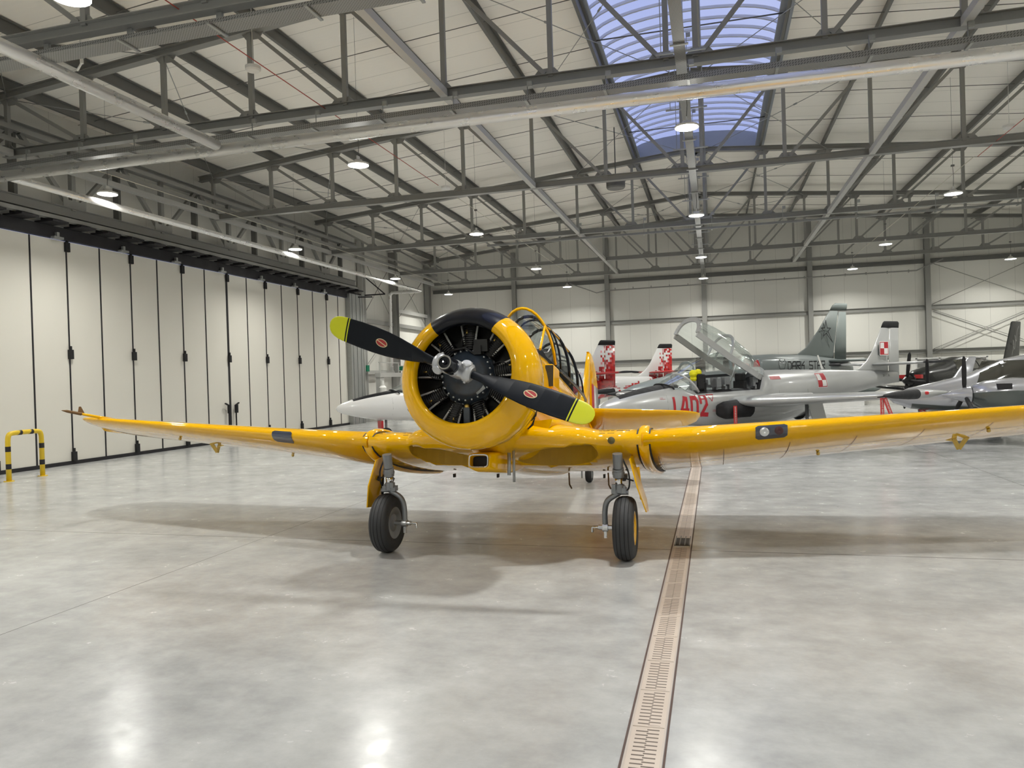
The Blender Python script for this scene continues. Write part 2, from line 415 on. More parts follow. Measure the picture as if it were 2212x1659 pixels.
m = MB(); gable(m, YB, .12); struct('wall_back', m, 'wallx')
m = MB(); gable(m, YF-.12, .12); struct('wall_front', m, 'wallx')
m = MB(); m.box((XR+.06, (YB+YF)/2, zrf(XR)/2), (.12, YB-YF, zrf(XR)+.1)); struct('wall_right', m, 'wally')
m = MB(); zt = zrf(XL)
m.box((XL-.06, (YB+33.2)/2, zt/2), (.12, YB-33.2, zt)); m.box((XL-.06, (33.2+1.2)/2, (zt+6.25)/2), (.12, 32, zt-6.25)); m.box((XL-.06, (1.2+YF)/2, zt/2), (.12, 1.2-YF, zt))
struct('wall_left', m, 'wally')
# skylight
m = MB()
for x, sgn in ((SX0, -1), (SX1, 1)):
    m.box((x+sgn*.0, (SKY0+SKY1)/2, zrf(x)+.22), (.08, SKY1-SKY0, .5))
for y in (SKY0, SKY1):
    n = [(SX0, zrf(SX0)-.02), (RX, zrf(RX)-.05), (SX1, zrf(SX1)-.02)] + [(RX+2.55*cos(a)*-1, zrf(SX0)+.35+1.0*sin(a)) for a in [pi-pi*i/12 for i in range(13)]]
    n2 = n[3:]; pts = [(SX0, zrf(SX0)-.02), (RX, zrf(RX)-.02), (SX1, zrf(SX1)-.02)] + n2
    pts = [(SX0, zrf(SX0)-.02), (RX, zrf(RX)-.02), (SX1, zrf(SX1)-.02)]+[(RX+2.55*cos(pi*i/12), zrf(SX0)+.42+.45*sin(pi*i/12)) for i in range(13)]
    k = len(pts); P = [(a, y-.05, b) for a, b in pts]+[(a, y+.05, b) for a, b in pts]
    m.add(P, [tuple(range(k)), tuple(range(k, 2*k))[::-1]]+[(i, k+i, k+(i+1) % k, (i+1) % k) for i in range(k)])
win = struct('window_1', m, 'skycurb')
def arc(y, dz=0, r=2.55, h=.62, n=20, dx=0): return [(RX-r*cos(pi*i/n), y, zrf(SX0)+.42+dz+h*sin(pi*i/n)) for i in range(n+1)]
m = MB(); m.loft([arc(SKY0), arc(SKY1)], 0, False, True, open_ring=True)
for y in (SKY0, SKY1): m.add(arc(y), [tuple(range(21))])
m.build('pane', 'skyglass', win, fix=False)
y = SKY0+.5; k = 0
while y < SKY1:
    mr = MB(); A = arc(y, -.03, 2.52, .60)
    for a, b in zip(A[:-1], A[1:]): mr.beam(a, b, .07, .06, up=(0, 1, 0))
    mr.build('glazing_bar', 'glazing', win); y += .62 if y > 6 else 1.24
m = MB(); m.box((SX0+.15, (SKY0+SKY1)/2, zrf(SX0)+.08), (.25, SKY1-SKY0, .05)); m.box((SX1-.15, (SKY0+SKY1)/2, zrf(SX1)+.08), (.25, SKY1-SKY0, .05)); m.build('side_sill', 'skycurb', win)

NODX = [-16.75, -14.45, -12.13, -9.82, -7.51, -5.25, -2.98, -.72, -.17, 2.12, 4.38, 6.65, 8.92, 11.2, 13.5, 15.85]
TY = [2.2, 10.1, 14.7, 22.6, 30.5, 38.1, 43.3]
TL = ['roof truss nearest the camera overhead', 'roof truss crossing the top left corner, with the wide perforated tray under it', 'roof truss right behind the long foil duct',
      'second roof truss behind the foil duct, crossing below the end of the skylight', 'third roof truss behind the foil duct, with a thin cable tray hung below', 'fourth roof truss behind the foil duct, second from the back wall', 'rearmost roof truss, close to the back wall']
ZB = 7.96                                   # centre of bottom chord
def truss(y, lab):
    t = empty('roof_truss', (RX, y, ZB-.1), 0, 'grey steel '+lab, 'roof truss', 'steel roof trusses')
    o = Vector((RX, y, ZB-.1))
    def P(x, z): return Vector((x, y, z))-o
    m = MB(); m.hbeam(P(NODX[0]-.1, ZB), P(NODX[-1]+.1, ZB), .19, .19); m.build('bottom_chord', 'steel', t)
    for a, b in ((XL+.1, RX), (RX, XR-.1)):
        m = MB(); m.hbeam(P(a, zch(a)+.09), P(b, zch(b)+.09), .2, .18); m.build('top_chord', 'steel', t)
    for i, x in enumerate(NODX):
        m = MB(); m.beam(P(x, ZB+.05), P(x, zch(x)+.05), .10, .10); m.build('post', 'steel', t)
        m = MB(); zt = zch(x)
        if x < RX: k = 1
        else: k = -1
        # lower and upper gussets
        g = [(-.30*k if 0 else -.28, 0), (.28, 0), (.16, .14), (-.16, .14)]
        m.prof(P(x-.08*k, ZB+.09)+Vector((0, -.01, 0)), P(x-.08*k, ZB+.09)+Vector((0, .01, 0)), [(q[0], q[1]) for q in g], up=(0, 0, 1))
        m.build('gusset', 'steel', t); m = MB()
        g = [(-.28, 0), (-.16, -.15), (.16, -.15), (.28, 0)]
        m.prof(P(x+.08*k, zt)+Vector((0, -.01, 0)), P(x+.08*k, zt)+Vector((0, .01, 0)), g, up=(0, 0, 1))
        m.build('gusset', 'steel', t)
    L = [x for x in NODX if x < RX]; R = [x for x in NODX if x > RX]
    for i in range(len(L)-1):
        m = MB(); m.beam(P(L[i]+.1, zch(L[i])), P(L[i+1]-.12, ZB+.12), .08, .08); m.build('diagonal', 'steel', t)
    for i in range(len(R)-1):
        m = MB(); m.beam(P(R[i+1]-.1, zch(R[i+1])), P(R[i]+.12, ZB+.12), .08, .08); m.build('diagonal', 'steel', t)
    return t
for y, l in zip(TY, TL): truss(y, l)

# purlins
ordn = ['first', 'second', 'third', 'fourth', 'fifth', 'sixth']
Lp = [x for x in NODX if x < -2.5][::-1]; Rp = [x for x in NODX if x > 2]
for side, xs, word in ((1, Lp, 'left'), (-1, Rp, 'right')):
    for i, x in enumerate(xs):
        zz = zch(x)+.18+.14; m = MB()
        pr = [(-.07, -.14), (.01, -.14), (.01, .12), (.08, .12), (.08, .14), (-.01, .14), (-.01, -.125), (-.07, -.125)]
        m.prof((x+.12*side, YF+.2, zz), (x+.12*side, YB-.1, zz), pr)
        if i == 0: lab = 'dark steel purlin along the %s edge of the skylight' % word
        elif i == len(xs)-1: lab = 'dark steel purlin next to the %s side wall under the roof' % word
        else: lab = 'dark steel roof purlin, %s one outward from the %s skylight edge purlin' % (ordn[i-1], word)
        tag(m.build('roof_purlin', 'steeldark'), lab, 'purlin', 'roof purlins')
for x, wd in ((-.72, 'left'), (-.17, 'right')):
    m = MB(); m.hbeam((x, YF+.2, zch(x)+.30), (x, YB-.1, zch(x)+.30), .12, .22)
    tag(m.build('ridge_purlin', 'steel'), '%s one of the two grey ridge beams under the middle of the skylight' % wd, 'purlin', 'ridge beams')
# long box ties between the trusses
for x, lab in ((-16.55, 'beside the folding door'), (-5.22, 'left of the skylight'), (4.37, 'right of the skylight'), (15.7, 'beside the right wall')):
    m = MB()
    for a, b in zip(TY[:-1], TY[1:]): m.beam((x, a+.1, ZB-.02), (x, b-.1, ZB-.02), .15, .15)
    tag(m.build('tie_beam', 'steellight', fix=False), 'light grey box tie beam running to the back at truss level '+lab, 'tie beam', 'long tie beams')
# sag rods across the roof slopes
for i, (a, b) in enumerate(zip(TY[:-1], TY[1:])):
    for q in (.33, .67):
        y = a+(b-a)*q
        for x0, x1, sd in ((XL+.2, SX0, 'left'), (SX1, XR-.2, 'right')):
            m = MB(); m.tube([(x0, y, zrf(x0)-.16), (x1, y, zrf(x1)-.16)], .010, 6)
            tag(m.build('sag_rod', 'steeldark'), 'thin dark rod across the purlins on the %s roof slope' % sd, 'rod', 'sag rods of the %s roof slope' % sd)
    if SKY0 < a and b < 32 or a < 30:
        y = (a+b)/2
        for yy in (a+(b-a)*.33, a+(b-a)*.67):
            m = MB(); m.tube([(SX0, yy, zrf(SX0)+.0), (SX1, yy, zrf(SX1)+.0)], .018, 6)
            tag(m.build('skylight_rod', 'steeldark'), 'dark rod crossing under the blue skylight', 'rod', 'rods under the skylight')
# diagonal bracing rods with turnbuckles, in the roof plane next to the skylight
for a, b in zip(TY[1:-1], TY[2:]):
    for x0, x1, sd in ((-5.25, -.72, 'left'), (-.17, 4.38, 'right'), (-16.75, -12.13, 'far left')):
        for k, (p, q) in enumerate((((x0, a), (x1, b)), ((x1, a), (x0, b)))):
            P0 = Vector((p[0], p[1], zch(p[0])+.02)); P1 = Vector((q[0], q[1], zch(q[0])+.02)); m = MB(); m.tube([P0, P1], .011, 6)
            mid = P0.lerp(P1, .36); d = (P1-P0).normalized(); m.tube([mid-d*.1, mid-d*.08, mid+d*.08, mid+d*.1], [.01, .028, .028, .01], 6)
            tag(m.build('brace_rod', 'galv'), 'diagonal bracing rod with turnbuckle under the roof, %s bay' % sd, 'rod', 'roof bracing rods, %s bay' % sd)

# back wall frame
CX = [-11.73, -6.0, -.42, 5.29, 11.17]
cl = ['leftmost', 'second from the left', 'middle', 'fourth from the left, behind the grey tail fin', 'rightmost, left of the crossed wall rods']
for x, l in zip(CX, cl):
    m = MB(); m.hbeam((x, YB-.16, 0), (x, YB-.16, zch(x)), .26, .26, up=(0, 1, 0))
    tag(m.build('steel_column', 'steel'), 'grey steel column on the back wall, '+l, 'column', 'back wall columns')
XS = [XL+.2]+CX+[XR-.1]
for z, hn in ((2.78, 'lower'), (5.15, 'middle'), (7.62, 'top')):
    for i, (a, b) in enumerate(zip(XS[:-1], XS[1:])):
        m = MB(); pr = [(-.10, -.11), (.0, -.11), (.0, .09), (.10, .09), (.10, .11), (-.02, .11), (-.02, -.09), (-.10, -.09)]
        m.prof((a+.14, YB-.13, z), (b-.14, YB-.13, z), pr)
        tag(m.build('wall_girt', 'steeldark' if z > 7 else 'steel'), '%s horizontal girt on the back wall, bay %s' % (hn, ['at the left corner', 'behind the yellow nose', 'behind the red white tails', 'behind the open canopy', 'behind the grey tail fin', 'crossed by the wall rods'][i]), 'girt', 'back wall girts')
# left side wall beyond the door
for y, w_, mt, l in ((33.75, .5, 'galv', 'wide galvanised door post at the end of the folding door'), (34.75, .26, 'steellight', 'light grey column just behind the door post'),
                 (38.7, .42, 'steel', 'big grey column on the left wall behind the nose of the white jet'), (43.9, .3, 'steel', 'grey column in the rear left corner')):
    m = MB()
    if mt == 'galv':
        for k in range(6): m.box((XL+.22+.02*(k % 2), y-.62+k*.21, 3.2), (.36, .2, 6.4))
    else: m.hbeam((XL+.2, y, 0), (XL+.2, y, zch(XL)), w_, .38, up=(1, 0, 0) if 0 else (0, 1, 0))
    tag(m.build('steel_column', mt, fix=False), l, 'column', 'left wall columns')
for z, a, b, l in ((5.22, 34.95, 38.5, 'middle girt on the left wall between door post and big column'), (5.22, 38.95, 43.7, 'middle girt on the left wall in the corner bay'),
                (6.05, 38.95, 43.7, 'pale upper beam on the left wall in the corner bay'), (2.55, 34.95, 38.5, 'pale lintel beam on the left wall above the side entrance')):
    m = MB(); m.beam((XL+.13, a, z), (XL+.13, b, z), .18, .2); tag(m.build('wall_girt', 'steel' if 'middle' in l else 'steellight'), l, 'girt', 'left wall girts')
for (y0, z0, y1, z1) in ((34.9, 5.5, 38.5, 8.6), (34.9, 8.6, 38.5, 5.3), (38.9, 5.4, 43.7, 8.6), (38.9, 8.6, 43.7, 5.2), (34.9, 2.8, 38.5, 5.1), (38.9, .6, 43.7, 4.9)):
    m = MB(); m.tube([(XL+.2, y0, z0), (XL+.2, y1, z1)], .018, 6); tag(m.build('wall_brace', 'steel'), 'slanting bracing rod on the left side wall behind the door', 'rod', 'left wall bracing rods')
for k, (x0, z0, x1, z1) in enumerate(((11.4, 5.0, 16.4, 2.9), (11.4, 2.9, 16.4, 5.0), (11.4, 4.9, 16.4, 2.75), (11.4, 2.75, 16.4, 4.9), (11.4, 7.5, 16.4, 5.3), (11.4, 5.3, 16.4, 7.5))):
    m = MB(); m.tube([(x0, YB-.1-.14*(k in (2, 3)), z0), (x1, YB-.1-.14*(k in (2, 3)), z1)], .02 if k in (2, 3) else .014, 6)
    tag(m.build('wall_brace', 'steel'), 'slanting bracing rod on the back wall in the rightmost bay', 'rod', 'back wall bracing rods')
m = MB(); m.tube([(-6, YB-.35, 7.05), (10.6, YB-.35, 7.12), (11.9, YB-.35, 7.65)], .035, 8); m.tube([(-8.2, YB-.35, 7.6), (-6.6, YB-.35, 6.95), (-6, YB-.35, 7.05)], .03, 8)
for k in range(16): m.box((-5.5+k*1.05, YB-.28, 7.12), (.04, .12, .14))
tag(m.build('wall_conduit', 'steel', fix=False), 'grey conduit with clips running along the back wall below the top girt', 'conduit')

# folding door on the left
DX = -17.25; seams = [3.9, 5.1, 6.3, 7.5, 8.65, 9.8, 10.95, 12.1, 13.3, 14.47, 15.64, 16.79, 17.95, 19.14, 20.28, 21.43, 22.6, 23.83, 25.05, 26.25, 27.45, 28.67, 29.94, 31.15, 32.26, 33.19]
door = empty('door_1', (DX, 23.83, 0)); door['kind'] = 'structure'
o = Vector((DX, 23.83, 0))
for i, (a, b) in enumerate(zip(seams[:-1], seams[1:])):
    m = MB(); m.box(Vector((DX-.04, (a+b)/2, 3.14))-o, (.08, b-a-.035, 6.08)); m.build('leaf', 'doorpanel', door)
    s = MB(); wd = .10 if abs(a-23.83) < .1 else .042
    s.box(Vector((DX-.02, a, 3.13))-o, (.07, wd, 6.1)); s.build('vertical_seal', 'seam', door)
    if i % 2 == 1:
        for z in (6.02, 3.05, .22):
            h = MB(); h.box(Vector((DX+.05, a, z))-o, (.08, .13, .26)); h.box(Vector((DX+.05, a, z+.17))-o, (.05, .05, .12)); h.build('hinge', 'cover', door)
m = MB(); m.box(Vector((DX-.02, 18.5, .05))-o, (.12, 29.4, .1)); m.build('bottom_seal', 'seam', door)
m = MB(); m.box(Vector((DX+.02, 18.9, 6.36))-o, (.16, 31.4, .32)); m.build('top_track', 'seam', door)
m = MB()
for k in range(34):
    m.box(Vector((DX+.3, 3.2+k*.92, 6.55))-o, (.62, .5, .05)); m.box(Vector((DX+.2, 3.2+k*.92, 6.62))-o, (.5, .04, .18))
m.build('track_bracket', 'seam', door, fix=False)['kind'] = 'stuff'
for k, y in enumerate(seams[1:-1:2]):
    m = MB(); m.box(Vector((DX+.16, y-.42, 6.2))-o, (.14, .30, .06)); m.box(Vector((DX+.16, y-.42, 6.28))-o, (.08, .08, .14)); m.build('roller', 'galv', door)
for dy in (-.22, .2):
    m = MB(); m.box(Vector((DX+.1, 23.83+dy, .66))-o, (.04, .035, 1.2)); m.box(Vector((DX+.12, 23.83+dy, 1.2))-o, (.1, .09, .3)); m.beam(Vector((DX+.1, 23.83+dy, 1.34))-o, Vector((DX+.1, 23.83+dy*1.9, 1.42))-o, .06, .04)
    m.build('bolt_handle', 'cover', door)
# header girder over the door
HY0, HY1, HX = 3.0, 33.6, -16.98
g = empty('header_girder', (HX, 23, 6.7), 0, 'deep grey lattice girder above the white folding door', 'girder'); o = Vector((HX, 23, 6.7))
m = MB(); m.hbeam(Vector((HX, HY0, 6.92))-o, Vector((HX, HY1, 6.92))-o, .26, .26); m.build('bottom_chord', 'steel', g)
m = MB(); m.hbeam(Vector((HX, HY0, 8.78))-o, Vector((HX, HY1, 8.78))-o, .26, .24); m.build('top_chord', 'steel', g)
m = MB(); m.beam(Vector((HX+.1, HY0, 6.68))-o, Vector((HX+.1, HY1, 6.68))-o, .2, .1); m.build('track_beam', 'steel', g)
y = 6.45
while y < HY1-.5:
    m = MB(); m.beam(Vector((HX, y, 7))-o, Vector((HX, y, 8.7))-o, .13, .13); m.build('post', 'steel', g)
    for s in (-1, 1):
        m = MB(); m.beam(Vector((HX+.02, y+.12*s, 7.1))-o, Vector((HX+.02, y+1.6*s, 8.66))-o, .11, .11); m.build('diagonal', 'steel', g)
    m = MB(); m.box(Vector((HX+.07, y, 7.15))-o, (.02, .75, .24)); m.build('gusset', 'steel', g)
    if y+1.72 < HY1:
        m = MB(); m.beam(Vector((HX-.1, y+1.72, 7))-o, Vector((HX-.1, y+1.72, 8.7))-o, .2, .1); m.build('stiffener', 'steeldark', g)
    y += 3.45
m = MB()
for z in (8.15, 8.45): m.beam((-16.2, 5, z), (-16.2, 43, z), .05, .12)
tag(m.build('service_rail', 'steel', fix=False), 'pair of grey service rails along the left eaves beside the tie beam', 'rail')
# end bracket of the door track
m = MB(); m.beam((DX+.3, 34.6, 6.45), (DX+1.4, 34.6, 6.45), .08, .06); m.beam((DX+.3, 34.6, 7.4), (DX+1.4, 34.6, 6.45), .05, .05); m.beam((DX+.1, 33.9, 6.3), (DX+.9, 34.2, 6.3), .08, .06)
tag(m.build('track_bracket_arm', 'seam', fix=False), 'black triangular end bracket of the door track', 'bracket')

# foil ducts
m = MB(); m.tube([(-15.4, 13.18, 6.87), (6.5, 13.45, 6.87), (16.0, 13.6, 6.87)], .116, 20); tag(m.build('foil_duct', 'duct'), 'long shiny foil-wrapped duct crossing the whole hall in front of the trusses', 'duct', 'foil ducts')
m = MB(); m.tube([(-9.55, 1, 6.92), (-9.6, 13.1, 6.92)], .108, 18); tag(m.build('foil_duct', 'duct'), 'foil-wrapped duct coming from the upper left and meeting the long cross duct', 'duct', 'foil ducts')
m = MB(); m.tube([(-15.24, 13.4, 6.9), (-15.20, 37.7, 6.9), (-15.3, 37.8, 6.9), (-16.9, 37.82, 6.9), (-17.02, 37.82, 6.8), (-17.04, 37.8, 4), (-17.04, 37.8, 2.6)], .088, 14)
tag(m.build('foil_duct', 'duct'), 'slim foil duct running back along the door girder and dropping down by the wall', 'duct', 'foil ducts')
# cable trays
def tray(a, b, w, lab, hang=None, hz=7.87, u=.07):
    a = Vector(a); b = Vector(b); t = empty('cable_tray', a, 0, lab, 'cable tray', 'perforated cable trays')
    d = (b-a); m = MB(); pr = [(-w/2, 0), (w/2, 0), (w/2, u), (w/2-.006, u), (w/2-.006, .006), (-w/2+.006, .006), (-w/2+.006, u), (-w/2, u)]
    m.prof((0, 0, 0), d, pr); m.build('channel', 'tray', t)
    n = int(d.length/(hang or 1.9))
    for i in range(n):
        p = d*((i+.5)/n); h = MB(); h.tube([p+V(0, .0, -.03), p+V(0, .0, hz-a.z)], .009, 6); h.box(p+V(0, 0, -.02), (.05, w+.12, .025) if abs(d.x) > abs(d.y) else (w+.12, .05, .025)); h.box(p+V(.05, 0, hz-a.z-.06), (.1, .05, .1))
        h.build('hanger', 'galv', t)
    return t
tray((-16.6, 14.35, 7.45), (16, 14.5, 7.45), .28, 'perforated cable tray hanging just above and behind the long foil duct', 1.55, 7.87, .11)
tray((-16.6, 10.15, 7.62), (12, 10.15, 7.62), .36, 'wide perforated cable tray in the top left corner', 1.6)
tray((RX, 1, 7.78), (RX, 42.4, 7.72), .2, 'cable tray running to the back under the middle of the skylight', 2.6, 10.4, .05)
tray((-8.5, 28.3, 7.25), (16, 28.3, 7.25), .1, 'slim cable tray far back hanging below the third truss', 2.4)
for k in range(12):
    y = 8+k*3.05; m = MB(); m.box((RX, y, 7.9), (.9, .04, .03)); m.tube([(RX-.35, y, 7.9), (RX-.35, y, 10.4)], .008, 5); m.tube([(RX+.35, y, 7.9), (RX+.35, y, 10.4)], .008, 5)
    tag(m.build('tray_crossbar', 'galv', fix=False), 'small crossbar with two hanger wires over the middle cable tray', 'hanger', 'crossbars over the middle cable tray')
# cables
for x, z, y0, y1, mt, l in ((-8.0, 8.0, 5, 21.6, 'wirered', 'thin red cable strung between trusses on the left'), (-7.9, 7.95, 23, 43, 'wire', 'thin cream cable strung behind the round detector on the left'), (7.4, 7.9, 5, 24, 'wirered', 'thin red cable strung at the upper right'),
                (7.3, 7.9, 24, 43, 'wire', 'thin cream cable strung on the right towards the back'), (-15.0, 7.62, 15.5, 43, 'wire', 'thin cream cable linking the left row of lights')):
    m = MB(); m.tube([(x, y0+(y1-y0)*k/8, z-.05*sin(pi*k)) for k in range(9)], .010, 5); tag(m.build('cable', mt), l, 'cable')
for p, l in (((-8.3, 12.5, 8.0), 'white round detector hanging in front of the second truss post at upper left'), ((-7.8, 21.7, 7.88), 'white round detector on the second truss behind the duct'), ((7.35, 21.5, 7.9), 'flat white detector disc at the upper right')):
    m = MB(); m.lathe([(0, .001), (0, .12), (.03, .145), (.09, .145), (.1, .001)], p, (0, 0, 1), 24); m.tube([Vector(p)+V(0, 0, .1), (p[0], p[1], zrf(p[0])+.02)], .006, 5); tag(m.build('smoke_detector', 'whiteplastic', fix=False), l, 'detector', 'round detectors')
m = MB(); m.lathe([(0, .001), (0, .27), (.05, .3), (.22, .3), (.24, .33), (.28, .33), (.3, .25), (.3, .001)], (-2.85, 23.9, 7.95), (0, 0, 1), 28); m.tube([(-2.85, 23.9, 8.2), (-2.85, 23.9, 9.9)], .02, 6)
tag(m.build('ceiling_fan_unit', 'steeldark', fix=False), 'grey round drum unit hanging left of the skylight end', 'ventilation unit')
t = empty('security_camera', (-10.9, 11.1, 7.95), 0, 'white dome security camera on a post above the left foil duct', 'camera')
m = MB(); m.tube([(0, 0, 0), (0, 0, .5)], .03, 8); m.tube([(0, 0, .02), (-.3, .2, .0)], .02, 8); m.tube([(0, 0, .5), (0, 0, zrf(-10.9)-8.06)], .008, 6); m.build('bracket', 'whiteplastic', t, fix=False)
m = MB(); m.lathe([(0, .001), (.02, .07), (.14, .08), (.17, .06), (.18, .001)], (.09, 0, .34), (.2, -.3, .9), 16); m.build('housing', 'whiteplastic', t)
m = MB(); m.lathe([(-.06, .001), (-.04, .045), (0, .06), (.02, .06)], (.09, 0, .34), (.2, -.3, .9), 14); m.build('dome', 'steeldark', t)

# high bay lights
xs = [-14.95, -7.85, -.40, 7.0, 14.1]; ys = [-10.5, -1.3, 7.85, 15.9, 24.85, 33.9, 41.5]
xw = ['nearest the folding door', 'between door and skylight', 'on the middle line', 'right of the skylight', 'nearest the right wall']
yw = ['behind the camera', 'above the camera', 'in front of the long duct', 'just behind the long duct', 'in the second row past the duct', 'in the third row past the duct', 'in the rearmost row']
lampdata = None
for j, y in enumerate(ys):
    for i, x in enumerate(xs):
        t = empty('high_bay_light', (x, y, 7.04), 0, 'bright hall light %s, %s' % (xw[i], yw[j]), 'ceiling light', 'high bay lights')
        if lampdata is None:
            m = MB(); m.lathe([(.03, .12), (.03, .24), (.07, .25), (.09, .19), (.12, .1), (.16, .09), (.17, .001)], (0, 0, 0), (0, 0, 1), 20); m.box((0, 0, .2), (.03, .12, .1)); ho = m.build('housing', 'whiteplastic', t)
            m = MB(); m.lathe([(.03, .001), (.03, .05), (.026, .23), (.03, .24)], (0, 0, 0), (0, 0, 1), 20); le = m.build('diffuser', 'led', t, fix=False)
            co = None
            lampdata = bpy.data.lights.new('high_bay_lamp', 'AREA'); lampdata.shape = 'DISK'; lampdata.size = .40; lampdata.spread = radians(150); lampdata.energy = LIGHT_W; lampdata.color = LAMP_COL
            la = bpy.data.objects.new('lamp', lampdata); col.objects.link(la); la.parent = t; la.location = (0, 0, .015)
            gd_ = bpy.data.lights.new('added_ceiling_fill_light', 'POINT'); gd_.energy = 11; gd_.shadow_soft_size = .25; gd_.color = LAMP_COL  # added point fill under each fixture to brighten the ceiling
            lb = bpy.data.objects.new('added_ceiling_fill', gd_); col.objects.link(lb); lb.parent = t; lb.location = (0, 0, -.28)
        else:
            for q in (ho, le, la, lb):
                c = q.copy(); col.objects.link(c); c.parent = t
        hgt_ = zrf(x)-7.04+(.25 if abs(x) < 1 else 0)
        m = MB(); m.tube([(0, 0, .2), (.02, 0, .5), (0, 0, .86)], .008, 5); m.box((0, 0, .87), (.09, .06, .05)); m.tube([(0, 0, .86), (0, 0, hgt_-.02 if abs(x) > 1 else .74)], .004, 4); m.build('cord', 'steeldark', t, fix=False)
# drain
DXC = -.413; D = empty('floor_drain', (DXC, 9, 0), 0, 'long slotted floor drain channel leading straight to the back, right of the yellow plane wheels', 'floor drain')
m = MB()
for s in (-1, 1): m.box((s*.095, 10.5, .002), (.012, 37, .006))
m.build('edge_rail', 'drainframe', D)
m = MB()
for s in (-1, 1): m.box((s*.110, 10.5, .001), (.012, 37, .004))
m.build('joint_strip', 'rust', D)
gm = MB(); gm.box((0, 0, .001), (.178, .492, .006)); g0 = None; y = -7.0
while y < 29.4:
    if abs(y+9-9.1) > .32:
        if g0 is None: g0 = gm.build('grate', 'grate', D); g0.location = (0, y, 0)
        elif y < 18: c = g0.copy(); col.objects.link(c); c.parent = D; c.location = (0, y, 0)
    y += .5
m = MB(); m.box((0, 9.5+18-9+4.9, .001), (.178, 11.6+8, .005)); 
m = MB(); m.box((0, .1, -.001), (.185, .52, .006)); m.build('sump_pit', 'seam', D)
for s in (-1.4, -.5, .5, 1.4):
    m = MB(); m.box((s*.058, .1, .004), (.012, .5, .006)); m.build('sump_bar', 'steeldark', D)
# hoop barrier
hb = empty('hoop_barrier', (-15.69, 13.93, 0), 0, 'yellow and black striped hoop barrier in front of the white folding door', 'barrier')
path = [(.04, -.48, 0)]+catmull([(.04, -.48, .9), (.035, -.46, 1.02), (.03, -.38, 1.09), (0, 0, 1.1), (-.03, .38, 1.09), (-.035, .46, 1.02), (-.04, .48, .9)], 3)+[(-.04, .48, 0)]
m = MB(); m.tube(path, .055, 16); m.build('tube', 'barrier', hb)
m = MB()
for x, y, s in ((.04, -.48, 0), (-.04, .48, 0)):
    for z in (.34, .74): m.tube([(x, y, z-.06), (x, y, z+.06)], .0565, 16)
for y in (-.16, .16): m.tube([(-.03*y/.38*1, y-.055, 1.098), (-.03*y/.38, y+.055, 1.098)], .0572, 16)
m.build('stripe', 'seam', hb, fix=False)
for x, y in ((.04, -.48), (-.04, .48)):
    m = MB(); m.lathe([(0, .001), (0, .11), (.012, .11), (.014, .001)], (x, y, 0), (0, 0, 1), 20); 
    for k in range(4): m.tube([(x+.085*cos(k*pi/2+.7), y+.085*sin(k*pi/2+.7), .01), (x+.085*cos(k*pi/2+.7), y+.085*sin(k*pi/2+.7), .022)], .008, 6)
    m.build('base_plate', 'barrier', hb, fix=False)
# things by the rear left corner
m = MB(); m.box((-17.0, 34.75, 2.75), (.06, .3, .32)); tag(m.build('exit_sign', 'exitgreen'), 'small green exit sign on the left wall column far back', 'sign')
E2 = empty('exit_sign', (-16.82, 38.7, 2.62), 0, 'white and green exit sign hanging on the big column far back', 'sign')
m = MB(); m.box((0, 0, .15), (.4, .12, .3)); m.build('housing', 'whiteplastic', E2)
m = MB(); m.box((.21, 0, .15), (.02, .1, .22)); m.box((0, -.065, .15), (.3, .01, .22)); m.build('panel', 'exitgreen', E2, fix=False)
E3 = empty('red_cabinet', (-13.7, 40.6, 0), 0, 'low dark red cabinet behind the nose of the white jet', 'cabinet')
m = MB(); m.box((0, 0, .75), (2.2, .7, 1.3)); m.build('body', 'red', E3, bevel=.02)
m = MB(); m.box((0, 0, 1.42), (2.3, .78, .05)); m.build('lid', 'darkred', E3)
m = MB()
for a in (-.9, .9):
    for b in (-.25, .25): m.box((a, b, .06), (.1, .1, .12))
m.build('foot', 'seam', E3)
E4 = empty('side_entrance', (-16.6, 36.4, 0), 0, 'grey steel frame with posts around the side entrance behind the door post', 'door frame')
for y in (-1.1, 1.3):
    m = MB(); m.box((0, y, 1.15), (.25, .45 if y < 0 else .12, 2.3)); m.build('post', 'steellight', E4)
m = MB(); m.box((0, .1, 2.4), (.3, 2.9, .22)); m.build('beam', 'steellight', E4)
m = MB(); m.box((0, .1, 3.05), (.05, 2.6, .05)); m.box((0, -1.1, 2.75), (.05, .05, .65)); m.box((0, 1.3, 2.75), (.05, .05, .65)); m.build('guard_rail', 'steellight', E4, fix=False)
E5 = empty('pump_unit', (-16.3, 34.95, .0), 0, 'white wall-mounted pump unit with orange cap beside the door post', 'machine')
m = MB(); m.lathe([(1.0, .001), (1.0, .16), (1.1, .2), (1.75, .2), (1.85, .1), (2.1, .08), (2.1, .001)], (0, 0, 0), (0, 0, 1), 18); m.tube([(0, 0, .0), (0, 0, 1.0)], .06, 8); m.build('tank', 'whiteplastic', E5, fix=False)
m = MB(); m.lathe([(0, .001), (0, .07), (.08, .07), (.08, .001)], (.12, -.15, 1.2), (.5, -.9, 0), 12); m.build('cap', simple('orange_cap', (.6, .2, .03), .4), E5)
E6 = empty('white_rack', (11.6, 42.6, 0), 0, 'white slatted storage rack by the back wall behind the silver tail', 'rack')
for x in (-1.6, -.53, .53, 1.6):
    m = MB(); m.box((x, 0, 1.2), (.08, .8, 2.4)); m.build('post', 'white', E6)
for z in (.5, 1.1, 1.75, 2.38):
    m = MB(); m.box((0, 0, z), (3.3, .8, .07)); m.build('shelf', 'white', E6)
m = MB(); m.box((0, .35, 1.2), (3.2, .03, 2.3)); m.build('back_panel', 'white', E6)
